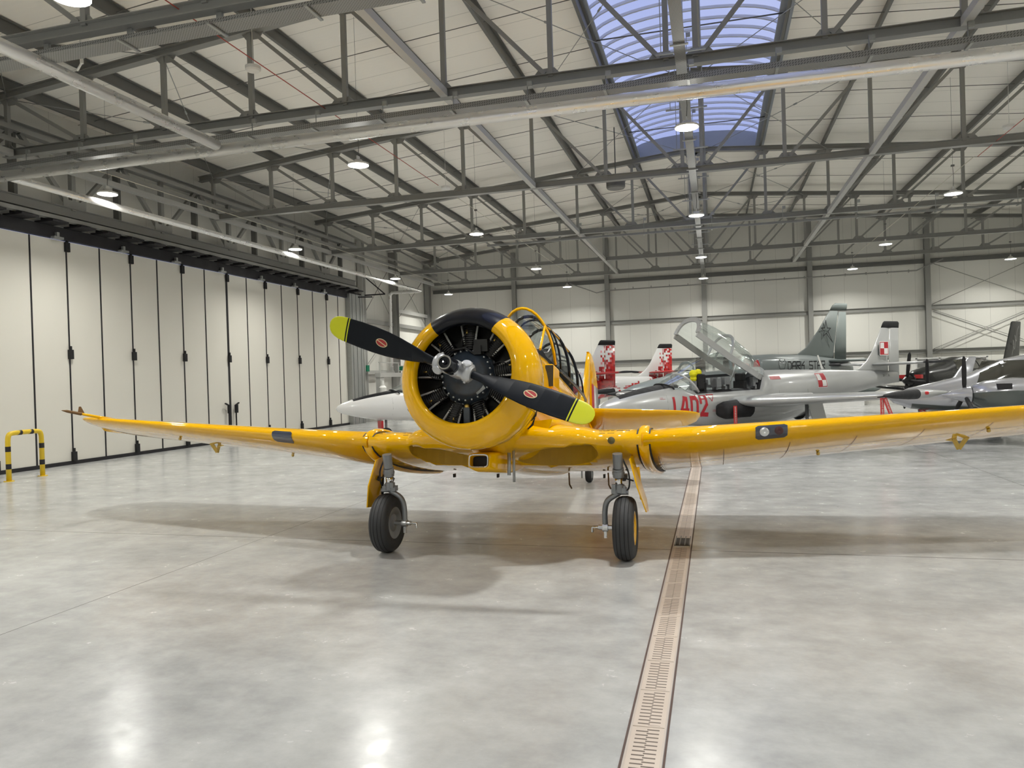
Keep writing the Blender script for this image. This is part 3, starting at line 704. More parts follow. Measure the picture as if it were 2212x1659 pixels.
m = MB(); m.box((6.6, 43.6, 1.25), (2.2, .7, 2.5)); m.box((6.6, 43.24, 1.25), (.03, .02, 2.4)); m.box((6.6, 43.6, 2.52), (2.3, .76, .05)); tag(m.build('white_cabinet', 'white', fix=False), 'tall white cabinet by the back wall behind the dark jet tail', 'cabinet')

# ------------------------------------------------------------------ yellow two-seat trainer with radial engine
TH = .195; TC, TS = cos(TH), sin(TH)
T6R = Vector((-2.37, 8.1, 0))
def L(x, s, t): return Vector((x, 6.68-8.1+s*TC+t*TS, 2.105-s*TS+t*TC))
t6 = empty('training_aircraft', T6R, 0, 'big yellow propeller trainer aircraft with black nose top, filling the middle of the hall', 'aircraft')
def AX(s, t=0, x=0): return L(x, s, t)
def ringL(s, hw, top, bot, n=2., zc=0., seg=48): return [L(p[1], s, p[2]) for p in superring(0, hw, top, bot, n, zc, 0, seg)]
def black_top(a0, a1, seg): return lambda k: 1 if a0 <= (k+.5)*360/seg <= a1 else 0
def loft_mi(m, rings, fn, smooth=True):
    n = len(rings[0])
    for i in range(len(rings)-1):
        o = len(m.v); m.v += [tuple(q) for q in rings[i]+rings[i+1]]
        for k in range(n):
            m.f.append((o+k, o+(k+1) % n, o+n+(k+1) % n, o+n+k)); m.mi.append(fn(i, k)); m.sm.append(smooth)
# cowling
SEG = 72; CZ = .01
prof = [(.30, .50), (.26, .492), (.22, .50), (.198, .525), (.202, .56), (.225, .60), (.27, .645), (.34, .688), (.42, .714), (.5, .721), (.6, .717), (.75, .70), (.88, .668), (.9, .64)]
m = MB(); rr = [[L(r*cos(2*pi*k/SEG), s, CZ+r*sin(2*pi*k/SEG)) for k in range(SEG)] for s, r in prof]
loft_mi(m, rr, lambda i, k: 1 if 53 < (k+.5)*5 < 127 else 0)
cowl = m.build('engine_cowling', ['yellow', 'black'], t6)
m = MB()       # rear part of the cowl: panel seam lines and latches
for a in (-28, 208):
    a = radians(a); m.tube([L(q*cos(a), s, CZ+q*sin(a)) for s, q in ((.36, .697), (.42, .715), (.5, .722), (.6, .718), (.75, .70), (.88, .668))], .003, 5)
m.tube([L(.7165*cos(2*pi*k/60), .6, CZ+.7165*sin(2*pi*k/60)) for k in range(60)], .0022, 5, closed=True)
m.build('panel_seam', 'brownline', cowl, fix=False)
for s, a in ((.80, -30), (.90, -38)):
    a = radians(a); q = .69; m = MB(); m.tube([L(q*cos(a-.10), s, CZ+q*sin(a-.10)), L((q+.012)*cos(a), s-.02, CZ+(q+.012)*sin(a)), L(q*cos(a+.10), s-.05, CZ+q*sin(a+.10))], [.006, .012, .005], 6); m.build('cowl_latch', 'cover', cowl)
# engine
eng = MB(); e0 = AX(.30, CZ)
axv = (L(0, 1, 0)-L(0, 0, 0)).normalized()
eng.lathe([(-.16, .001), (-.16, .07), (-.10, .09), (-.04, .13), (.0, .19), (.05, .245), (.09, .26), (.12, .27), (.13, .285), (.16, .285), (.16, .24)], e0, axv, 48)
engine = eng.build('engine', 'gearcase', t6)
m = MB(); m.lathe([(.26, .001), (.26, .62), (.30, .66)], e0, axv, 40); m.lathe([(.15, .285), (.155, .30), (.18, .30), (.185, .28)], e0, axv, 48); m.build('baffle', 'engine', engine, fix=False)
for k in range(9):
    a = radians(90+40*k); d = Vector((cos(a), 0, 0))+(L(0, 0, 1)-L(0, 0, 0))*sin(a); d.normalize()
    m = MB(); pr = []
    for i in range(14):
        r0 = .28+i*.022; pr += [(r0, .088), (r0+.008, .088), (r0+.009, .07), (r0+.021, .07)]
    pr += [(.60, .06), (.61, .001)]; m.lathe(pr, AX(.47, CZ), d, 16, smooth=False); m.build('cylinder', 'engine', engine)
    for q in (-1, 1):
        b = a+q*radians(8.5); c = a+q*radians(9.5)
        p0 = L(.27*cos(b), .44, CZ+.27*sin(b)); p1 = L(.53*cos(c), .40, CZ+.53*sin(c))
        m = MB(); m.tube([p0, p0.lerp(p1, .08), p0.lerp(p1, .1), p1], [.015, .015, .0105, .0105], 8); m.build('pushrod_tube', 'rod', engine)
    b = a+.05; m = MB(); m.tube(catmull([L(.28*cos(b+.2), .42, CZ+.28*sin(b+.2)), L(.36*cos(b+.16), .38, CZ+.36*sin(b+.16)), L(.43*cos(b+.03), .38, CZ+.43*sin(b+.03)), L(.45*cos(b), .40, CZ+.45*sin(b))], 4), .006, 6); m.build('ignition_lead', 'hose', engine)
    m = MB(); m.tube([L(.435*cos(b), .385, CZ+.435*sin(b)), L(.475*cos(b), .40, CZ+.475*sin(b))], [.009, .012], 8); m.build('spark_plug', 'brass', engine)
for k in range(24):
    a = 2*pi*k/24; 
    m = MB() if k == 0 else m; p = L(.252*cos(a), .372, CZ+.252*sin(a)); m.lathe([(-.03, .001), (-.03, .009), (.0, .009)], p, axv, 6)
m.build('case_bolts', 'galv', engine, fix=False)
m = MB(); m.lathe([(-.02, .001), (-.02, .022), (.0, .028), (.03, .028)], L(0, .40, CZ-.305), axv, 16); m.build('oil_plug', 'brass', engine)
m = MB(); m.box(L(0, .42, CZ-.42), (.07, .05, .22)); m.build('sump', 'gearcase', engine, bevel=.01)
m = MB(); c0 = L(.15, .315, CZ-.145); ex = Vector((.8, 0, 0))+(L(0, 0, 1)-L(0, 0, 0))*.6; ex.normalize(); ez = axv.cross(ex)
P = [c0+ex*i*.052+ez*j*.034-axv*.012+axv*.02*(abs(j)) for i, j in ((-1, -1), (1, -1), (1, 1), (-1, 1))]
m.add(P, [(0, 1, 2, 3)]); 
m.build('nameplate', 'galv', engine)
m = MB(); m.box(L(.15, .36, CZ+.30), (.14, .1, .12)); m.box(L(.12, .33, CZ+.25), (.08, .07, .09)); m.tube([L(.1, .32, CZ+.2), L(.0, .3, CZ+.27), L(-.2, .36, CZ+.26)], .012, 6); m.build('governor', 'engine', engine, fix=False)
# propeller
nv = -axv; up = (L(0, 0, 1)-L(0, 0, 0)).normalized(); A = radians(20.4)
pc = L(0, -.02, .01)
e1 = (Vector((-cos(A), 0, 0))+up*sin(A)).normalized()
m = MB(); m.tube([pc-e1*.20, pc-e1*.185, pc-e1*.18, pc-e1*.13, pc-e1*.12, pc+e1*.12, pc+e1*.13, pc+e1*.18, pc+e1*.185, pc+e1*.20], [.068, .078, .092, .092, .080, .080, .092, .092, .078, .068], 24)
m.lathe([(-.16, .08), (-.02, .085), (.07, .075), (.09, .06)], pc, nv, 24)
M['hub'] = simple('hub_aluminium', (.50, .51, .52), .38, .55, scale=12)
prop = m.build('propeller', 'hub', t6, fix=False)
e2 = nv.cross(e1)
for s in (-1, 1):
    m = MB(); q = pc+e1*s*.13+nv*.03+e2*s*.045; m.lathe([(-.05, .001), (-.05, .05), (.045, .05), (.055, .04), (.055, .001)], q, (nv*.6+e2*s*.8).normalized(), 20); m.tube([q, pc+e1*s*.04+nv*.06-e2*s*.05], .03, 10)
    for k in (-1, 1): m.lathe([(0, .001), (0, .013), (.03, .013), (.03, .001)], pc+e1*s*.155+e2*k*.075+nv*.01, e2*k, 8)
    m.build('counterweight', 'hub', prop, fix=False)
m = MB(); m.lathe([(.05, .078), (.12, .078), (.13, .074), (.25, .072), (.262, .067), (.262, .054), (.25, .052), (.245, .001)], pc, nv, 32, mif=lambda i: 1 if i in (4,) else 0); m.lathe([(.245, .022), (.266, .02), (.268, .001)], pc, nv, 6, smooth=False); m.build('hub_dome', ['black', 'chrome'], prop, fix=False)
BL = [(.16, .075, .075, 60), (.22, .085, .075, 58), (.32, .13, .06, 50), (.45, .19, .046, 42), (.6, .235, .036, 35), (.75, .262, .030, 30), (.9, .27, .026, 27), (1.05, .265, .022, 24), (1.17, .252, .018, 22.5), (1.20, .249, .017, 22), (1.212, .248, .017, 22), (1.228, .246, .016, 22), (1.24, .245, .016, 22), (1.30, .232, .014, 21), (1.35, .205, .012, 21), (1.385, .165, .010, 20), (1.41, .11, .008, 20), (1.422, .05, .005, 20)]
def chordd(s, beta):
    et = nv.cross(e1*s); b = radians(beta); return et*cos(b)-nv*sin(b), nv*cos(b)+et*sin(b)
for s in (1, -1):
    m = MB(); rings = []
    for r, c, th, be in BL:
        cd, nn = chordd(s, be); rings.append([pc+e1*s*r+cd*(c/2*cos(2*pi*k/20))+nn*(th/2*sin(2*pi*k/20)) for k in range(20)])
    loft_mi(m, rings, lambda i, k: 1 if (BL[i][0] >= 1.199 and BL[i][0] < 1.212) or BL[i][0] >= 1.2279 else 0)
    m.add(rings[-1], [tuple(range(20))], 1); m.add(rings[0], [tuple(range(20))], 0)
    cd, nn = chordd(s, 29.2)
    for ra, rb, mi, off in ((.066, .043, 2, .0165), (.058, .035, 3, .0172)):
        c = pc+e1*s*.80+nn*off; m.add([c+(e1*cos(2*pi*k/28)*ra+cd*sin(2*pi*k/28)*rb) for k in range(28)], [tuple(range(28))], mi)
    c = pc+e1*s*.80+nn*.0178; d1 = (e1*.96+cd*-.28*s).normalized(); d2 = nn.cross(d1)
    m.add([c-d1*.055-d2*.003, c+d1*.055-d2*.007, c+d1*.055+d2*.003, c-d1*.055+d2*.007], [(0, 1, 2, 3)], 2)
    m.build('blade', ['blade', 'tipyellow', 'logocream', 'logored'], prop, fix=False)
# fuselage
FS = [(.7, .50, .56, -.58, 2., 0), (.9, .545, .60, -.63, 2.1, 0), (1.25, .53, .64, -.70, 2.3, 0), (1.6, .525, .67, -.74, 2.4, 0), (2.0, .52, .69, -.77, 2.5, 0), (2.35, .515, .70, -.78, 2.6, 0), (2.6, .51, .67, -.79, 2.7, 0), (3.2, .50, .64, -.79, 2.8, -.03), (3.8, .485, .63, -.77, 2.8, -.05), (4.5, .455, .62, -.72, 2.6, -.05), (5.2, .41, .61, -.62, 2.4, -.02), (5.7, .36, .57, -.52, 2.2, 0), (6.3, .28, .52, -.40, 2., .04), (6.9, .21, .49, -.26, 2., .08), (7.5, .13, .47, -.12, 2., .12), (7.95, .07, .44, -.0, 2., .2), (8.1, .02, .40, .1, 2., .22)]
m = MB(); rings = [ringL(*q) for q in FS]
loft_mi(m, rings, lambda i, k: 1 if (FS[i][0] < 2.6 and 58 < (k+.5)*7.5 < 122) or (2.59 < FS[i][0] < 5.3 and 52 < (k+.5)*7.5 < 128) else 0)
m.add(rings[-1], [tuple(range(48))]); m.build('fuselage', ['yellow', 'matblack'], t6)
# carburettor intake on the right of the picture
m = MB(); b0 = L(.60, 1.62, .30); 
def Lbox(m, c, d, mi=0): 
    P = []
    for t in (-1, 1):
        for x, s in ((-1, -1), (1, -1), (1, 1), (-1, 1)): P.append(L(c[0]+x*d[0]/2, c[1]+s*d[1]/2, c[2]+t*d[2]/2))
    return m.hexa(P, mi)
Lbox(m, (.505, 1.98, .27), (.13, .36, .29)); sc_ = m.build('air_scoop', 'yellow', t6, bevel=.03)
m = MB(); Lbox(m, (.52, 1.795, .27), (.095, .012, .25)); m.build('scoop_grille', simple('mesh_dark', (.03, .025, .012), .6, scale=60, var=.8), sc_)
m = MB(); Lbox(m, (.475, 1.62, .27), (.012, .24, .26)); m.build('scoop_flap', 'yellow', sc_)
# chin oil cooler scoop and small underside fittings
def rrect(s, cx, cz, w, h, n=24, p=5.): return [L(cx+w/2*math.copysign(abs(cos(a))**(2/p), cos(a)), s, cz+h/2*math.copysign(abs(sin(a))**(2/p), sin(a))) for a in [2*pi*k/n for k in range(n)]]
m = MB(); CY = -.80
m.loft([rrect(.96, 0, CY, .19, .115), rrect(.86, 0, CY, .195, .12), rrect(.82, 0, CY, .215, .14), rrect(.83, 0, CY, .235, .16), rrect(1.1, 0, CY+.01, .27, .22), rrect(1.6, 0, CY+.06, .34, .28), rrect(2.3, 0, CY+.14, .3, .22)], 0, False)
oc = m.build('oil_cooler_scoop', 'yellow', t6); m = MB(); m.add(rrect(.93, 0, CY, .19, .115), [tuple(range(24))]); m.build('scoop_opening', 'seam', oc)
m = MB(); m.loft([rrect(.815, 0, CY, .19, .117), rrect(.812, 0, CY, .212, .138)], 0, False); m.build('scoop_lip', 'alu', oc, fix=False)
m = MB(); m.tube([L(.27, 1.2, -.66), L(.27, 1.25, -.99)], .015, 8); m.build('drain_pipe', 'galv', t6)
m = MB(); m.tube([L(.22, 1.2, -.68), L(.22, 1.22, -.92)], .02, 8); m.build('drain_pipe', 'galv', t6)
# wings
def wing_ring(x, sle, tle, ste, tte, tk, n=16, off=0.):
    c = ste-sle; pts = airfoil(n, tk); out = []; k = len(pts)
    for i, (a, z) in enumerate(pts):
        if off:
            p = pts[i-1]; q = pts[(i+1) % k]; dx, dz = q[0]-p[0], q[1]-p[1]; l_ = sqrt(dx*dx+dz*dz) or 1; a += dz/l_*off/c*-1; z += dx/l_*off/c*-1*-1*-1
        out.append(L(x, sle+a*c, tle+(tte-tle)*a+z*c))
    return out
def le(x):  # leading edge s, t, trailing s, t, thickness of the whole wing at |x|
    a = abs(x)
    if a <= 1.62:
        e = [(0, 1.05), (.45, 1.10), (.80, 1.20), (.98, 1.34), (1.06, 1.46), (1.12, 1.50), (1.62, 1.50)]
        for (x0, y0), (x1, y1) in zip(e[:-1], e[1:]):
            if a <= x1: s = y0+(y1-y0)*(a-x0)/(x1-x0); break
        return s, -.515+.02*(1.5-s), 4.0, -.68, .148
    q = (a-1.62)
    sl = 1.50+q*.218; tl = -.515+.0975*q; st = 4.0; tt = -.68+.104*q; tk = .148-.010*q
    if a > 6.83:
        r = min(1, (a-6.83)/.52); g = 1-sqrt(max(0, 1-r*r)); sl += g*.62; st -= g*.55; tk *= (1-g*.2)
    return sl, tl, st, tt, tk
def wring(x, off=0.): return wing_ring(x, *le(x), off=off)
m = MB(); xs_ = [-1.60, -1.3, -1.12, -1.06, -.98, -.9, -.8, -.6, -.45, 0, .45, .6, .8, .9, .98, 1.06, 1.12, 1.3, 1.60]
m.loft([wring(x) for x in xs_], 0, True); cw = m.build('wing_center_section', ['yellow', 'yellow_in'], t6)
cut = MB()
for s in (-1, 1):
    cx = s*.66; R = .40; n = 36
    cut.loft([[L(cx+R*1.12*cos(2*pi*k/n), 1.66+R*.92*sin(2*pi*k/n), t) for k in range(n)] for t in (-1.3, -.53)], 0, True, False)
co_ = cut.build('cut', ['yellow_in'], t6)
bm_ = cw.modifiers.new('b', 'BOOLEAN'); bm_.operation = 'DIFFERENCE'; bm_.object = co_; bm_.solver = 'EXACT'
bm_.material_mode = 'TRANSFER'
bpy.context.view_layer.update()
nm = bpy.data.meshes.new_from_object(cw.evaluated_get(bpy.context.evaluated_depsgraph_get()))
cw.modifiers.clear(); cw.data = nm; cw.data.name = 'wing_center_section'; bpy.data.objects.remove(co_)
for s in (-1, 1):
    m = MB(); xs_ = [1.62, 2.4, 3.2, 4.0, 4.8, 5.6, 6.3, 6.83]+[6.83+.52*q for q in (.3, .55, .75, .88, .96, .995)]
    m.loft([wring(x*s) for x in xs_], 0, True); wg = m.build('outer_wing', 'yellow', t6)
    m = MB(); m.loft([wring(s*x, o_) for x, o_ in ((1.565, .0), (1.57, .03), (1.59, .046), (1.62, .05), (1.65, .046), (1.67, .03), (1.675, 0))], 0, False); jb = m.build('wing_joint_fairing', 'yellow', t6)
    m = MB()
    for x in (1.555, 1.685): m.loft([wring(s*(x-.008), .0), wring(s*(x-.008), .012), wring(s*(x+.008), .012), wring(s*(x+.008), .0)], 0, False, False)
    m.build('rubber_seal', 'seam', jb, fix=False)
    # landing light window in the leading edge
    def wp(x, u, off):
        sl, tl, st, tt, tk = le(x); c = st-sl; a = u*u; th = 5*tk*(.2969*abs(u)-.126*a-.3516*a*a)*(1.08 if u > 0 else -.92)
        return L(x, sl+a*c-off*(1-min(1, a*18)), tl+(tt-tl)*a+th*c+(off if u > .02 else -off if u < -.02 else 0))
    m = MB(); U = [-.22+.040*k for k in range(9)]; x0, x1 = 2.78, 3.11
    m.loft([[wp(s*x, u, .003) for u in (U if abs(x-x0) > .02 and abs(x-x1) > .02 else U[1:-1][:1]*1+U[1:-1]+U[1:-1][-1:])] for x in (x0, x0+.03, x1-.03, x1)], 0, False, True, open_ring=True)
    lw = m.build('landing_light_window', 'lampglass' if 0 else simple('light_window_%s' % ('a' if s < 0 else 'b'), (.035, .045, .07), .08, Coat_Weight=1.), wg, fix=False)
    for xx, mt_, rr_ in ((2.87, 'alu', .048), (3.02, 'lamprear', .045)):
        c = wp(s*xx if s > 0 else s*xx, -.03, .012); q = (L(0, -1, -.1)-L(0, 0, 0)).normalized(); m = MB()
        m.lathe([(.0, rr_), (.006, rr_*.8), (.003, rr_*.3), (.0, .001)], c, q, 20); 
        if s > 0: m.build('lamp', mt_, wg)
    # seam lines and small fittings below the wing
    def wu(x, a, off=.004):
        sl, tl, st, tt, tk = le(x); c = st-sl; th = 5*tk*(.2969*sqrt(a)-.126*a-.3516*a*a+.2843*a**3-.1036*a**4)*.92
        return L(x, sl+a*c, tl+(tt-tl)*a-th*c-off)
    m = MB(); X = [1.75+k*.35 for k in range(13)]
    for u0, mi in ((.32, 0), (.66, 0), (.74, 0)):
        for a, b in zip(X[:-1], X[1:]): m.add([wu(s*a, u0), wu(s*b, u0), wu(s*b, u0+.006), wu(s*a, u0+.006)], [(0, 1, 2, 3)], mi)
    for x in X[::2]:
        uu = [.12+.08*k for k in range(10)]
        for a, b in zip(uu[:-1], uu[1:]): m.add([wu(s*x, a), wu(s*x, b), wu(s*(x+.005), b), wu(s*(x+.005), a)], [(0, 1, 2, 3)], 0)
    m.build('wing_seam', ['brownline', 'blueline'], wg, fix=False)
    for x, a in ((3.55, .55), (5.3, .3)):
        m = MB(); q = wu(s*x, a); m.lathe([(0, .02), (.03, .02), (.04, .001)], q, (0, 0, -1), 8); m.build('tie_down_fitting', 'brass', wg, fix=False)
    m = MB(); q = wu(s*5.2, .72)+V(0, 0, .03); m.beam(q+V(-s*.07, 0, 0), q+V(0, .03, -.15), .02, .05); m.beam(q+V(s*.09, .0, .0), q+V(0, .03, -.15), .02, .05); m.beam(q+V(-s*.35, 0, 0), q+V(-s*.02, 0, -.06), .015, .015); m.build('aileron_bracket', 'brass', wg, fix=False)
for x in (-1.25, -.6, .9, 1.2):
    sl, tl, st, tt, tk = le(x); m = MB(); q = L(x, 3.6, -.78); m.box(q, (.025, .06, .05)); m.build('flap_hinge', 'seam', t6)
for x in (.45, .98):
    m = MB(); q = L(x, 3.4, -.75); m.tube([q, q+V(0, .02, -.16), q+V(.02, .06, -.22)], .011, 6); m.build('underside_antenna', 'brownline', t6)
# text lines on the wing
for s in (-1, 1):
    tv, tf = strokes([[(a, .012)] + [(b, .012)] for a, b in ((0, .03), (.045, .11), (.13, .16), (.19, .26), (.29, .33))]+[[(a, -.012), (b, -.012)] for a, b in ((0, .06), (.09, .16))], .005)
    m = MB(); decal(m, tv, tf, lambda a, b: Vector(L(s*1.15+a, 1.515, -.43+b))-V(0, .012, 0), 0); m.build('stencil_text', 'brownline', t6)
# fuel cap
m = MB(); m.lathe([(0, .04), (.006, .036), (.007, .001)], L(1.28, 1.5, -.525), (L(0, -1, -.15)-L(0, 0, 0)).normalized(), 20); m.build('filler_cap', simple('cap_olive', (.12, .10, .03), .4), t6)
# wing root fairing
for s in (-1, 1):
    m = MB(); rg = []
    for k in range(10):
        u = k/9; sx = 1.22+u*2.7; r0 = .30*sin(pi*(.25+.6*u)); cxx = .50-.05*u; ct = -.36-.10*u
        rg.append([L(s*(cxx-.06+r0*1.15*sin(a)), sx, ct-.03+r0*(1-cos(a))*.9-.12) for a in [pi*.5*j/6 for j in range(7)]][::1]+[L(s*.3, sx, ct), L(s*.3, sx, ct-.2)])
    m.loft(rg, 0, True); m.build('wing_root_fairing', 'yellow', t6)
# tail
def surf_ring(P0, P1, th, n=10, axis='x'):      # symmetric section between LE point and TE point; thickness direction
    return [Vector(P0).lerp(Vector(P1), a)+Vector(th)*(z) for a, z in airfoil(n, .5)]
fin = MB(); up1 = L(0, 0, 1)-L(0, 0, 0)
fr = []
for t, s0, s1 in ((.3, 6.35, 7.85), (.55, 6.75, 7.85), (.9, 7.0, 7.85), (1.3, 7.25, 7.83), (1.6, 7.42, 7.80), (1.78, 7.55, 7.78), (1.86, 7.64, 7.72)):
    fr.append(surf_ring(L(0, s0, t), L(0, s1, t), (.34*(1-t*.28), 0, 0)))
fin.loft(fr, 0, True); finp = fin.build('vertical_fin', 'yellow', t6)
rd = MB(); RA = radians(5)
def Rp(s, t): d = s-7.86; return L(d*sin(RA)*1., 7.86+d*cos(RA), t)
rg = []
for t, s0, s1 in ((-.02, 7.87, 8.3), (.2, 7.87, 8.5), (.5, 7.87, 8.58), (.9, 7.87, 8.56), (1.3, 7.85, 8.48), (1.6, 7.82, 8.34), (1.78, 7.78, 8.15), (1.9, 7.66, 7.98)):
    sq = [s0, s0+(s1-s0)*.33, s0+(s1-s0)*.66, s1]; w_ = .055*(1-t*.3); ring = []
    for q, h in zip(sq, (w_, w_*.8, w_*.45, .004)): ring.append(Rp(q, t)+V(h, 0, 0))
    for q, h in list(zip(sq, (w_, w_*.8, w_*.45, .004)))[::-1]: ring.append(Rp(q, t)-V(h, 0, 0))
    rg.append(ring)
loft_mi(rd, rg, lambda i, k: 0 if i > 3 else ({0: 1, 6: 1, 1: 2, 5: 2, 2: 3, 4: 3}.get(k, 0)), False)
rd.build('rudder', ['yellow', 'darkred', 'white', 'galv'], t6, fix=False)
for s in (-1, 1):
    m = MB(); rg = []
    for x, s0, s1 in ((.10, 6.85, 8.12), (.5, 6.93, 8.12), (1.0, 7.05, 8.10), (1.5, 7.17, 8.06), (1.85, 7.28, 7.98), (2.02, 7.40, 7.86), (2.1, 7.55, 7.7)):
        rg.append(surf_ring(L(s*x, s0, .62), L(s*x, s1, .62-.24*(s1-s0)), up1*.30*(s1-s0)))
    m.loft(rg, 0, True); m.build('tailplane', 'yellow', t6)
# windshield and canopy
def arch_pts(s_sill, s_top, hw, tsill, ttop, n=18, p=1.0):
    out = []
    for k in range(n+1):
        a = pi*k/n; x = -hw*math.copysign(abs(cos(a))**p, cos(a)); q = sin(a)**.85 if 0 < k < n else 0
        out.append(L(x, s_sill+(s_top-s_sill)*q, tsill+(ttop-tsill)*q))
    return out
A0 = arch_pts(2.3, 2.12, .36, .62, .74); A1 = arch_pts(2.90, 2.46, .36, .62, 1.30)
m = MB(); m.loft([A0, A1], 0, False, True, open_ring=True); ws = m.build('windshield', 'glass', t6, fix=False)
m = MB(); m.tube(A1, .020, 8); m.build('arch_frame', 'yellow', ws)
m = MB(); m.tube([A1[14], A1[14].lerp(A0[15], 1)], .016, 8); m.tube([A1[4], A0[3]], .016, 8); m.build('strut_frame', 'yellow', ws, fix=False)
CA = [(2.9, .36, 1.28), (3.2, .37, 1.31), (3.8, .375, 1.33), (4.5, .37, 1.29), (5.1, .345, 1.15), (5.6, .30, .90), (5.85, .25, .66)]
AR = [arch_pts(s, s-.12, hw, .60, tt) for s, hw, tt in CA]
m = MB(); m.loft(AR, 0, False, True, open_ring=True); cp = m.build('canopy', 'glass', t6, fix=False)
for i, a in enumerate(AR[:5]):
    m = MB(); m.tube(a, .022 if i in (0, 2, 3) else .014, 8); m.build('canopy_frame', 'black', cp)
for s in (0, -1):
    m = MB(); m.tube([a[s] for a in AR], .022, 8); m.build('canopy_rail', 'black', cp)
for k in (5, 13):
    m = MB(); m.tube([a[k] for a in AR], .012, 6); m.build('canopy_frame', 'yellow', cp)
for s in (3.75, 4.95):
    m = MB(); Lbox(m, (0, s, .72), (.42, .08, .42)); st_ = m.build('seat', 'cover', t6, bevel=.03)
    m = MB(); Lbox(m, (0, s-.02, .98), (.24, .07, .14)); m.build('headrest', 'cover', st_, bevel=.02)
m = MB(); Lbox(m, (0, 3.0, .74), (.66, .18, .26)); m.build('instrument_panel', 'matblack', t6, bevel=.04)
m = MB(); m.tube([L(-.3, 4.2, .6), L(-.28, 4.2, 1.0), L(0, 4.2, 1.12), L(.28, 4.2, 1.0), L(.3, 4.2, .6)], .02, 8); m.build('roll_bar', 'steelgrey', t6)
m = MB(); m.tube([L(0, 5.95, .5), L(0, 6.05, 1.15)], [.014, .005], 6); m.build('mast_antenna', 'cover', t6)
# pitot mast on the left wing tip
m = MB(); m.tube([L(-6.55, 2.85, 0.0), L(-6.66, 2.32, .02)], [.028, .018], 8); pt = m.build('pitot_mast', 'yellow', t6)
m = MB(); m.tube([L(-6.66, 2.32, .02), L(-6.70, 2.1, .03), L(-6.71, 2.02, .03)], [.024, .02, .004], 8); m.prof(L(-6.66, 2.32, .03), L(-6.67, 2.32, .03), [(-.06, 0), (.06, 0), (.0, .10), (-.03, .10)]); m.build('pitot_head', 'brownline', pt, fix=False)
# landing gear
def wheel(c, R, wdt, s, parent, hubmat, seg=48, ax=(1, 0, 0)):
    c = Vector(c); pr = []; n = 20
    for k in range(n+1):
        a = pi*k/n; y = -cos(a); pr.append((y*wdt/2, R-.115*R/.345*(1-abs(sin(a))**.55)))
    pr = [(-wdt*.42, R*.52)]+[(p[0], p[1]) for p in pr]+[(wdt*.42, R*.52)]
    m = MB(); m.lathe(pr, c, ax, seg)
    ty = m.build('tyre', 'rubber', parent)
    g = MB()
    for q in (-.55, -.2, .2, .55):
        a = math.acos(-q); rr = R-.115*R/.345*(1-abs(sin(a))**.55)+.0012; g.lathe([(q*wdt/2-.0045, rr), (q*wdt/2+.0045, rr)], c, ax, seg)
    g.build('tread_groove', 'groove', ty, fix=False)
    m = MB()
    for sd, mt in ((s, 0), (-s, 1)):
        m.lathe([(sd*wdt*.40, R*.56), (sd*wdt*.44, R*.53), (sd*wdt*.42, R*.46), (sd*wdt*.34, R*.3), (sd*wdt*.40, R*.16), (sd*wdt*.42, .001)], c, ax, 32, mt)
    m.build('wheel_hub', hubmat, ty, fix=False); return ty
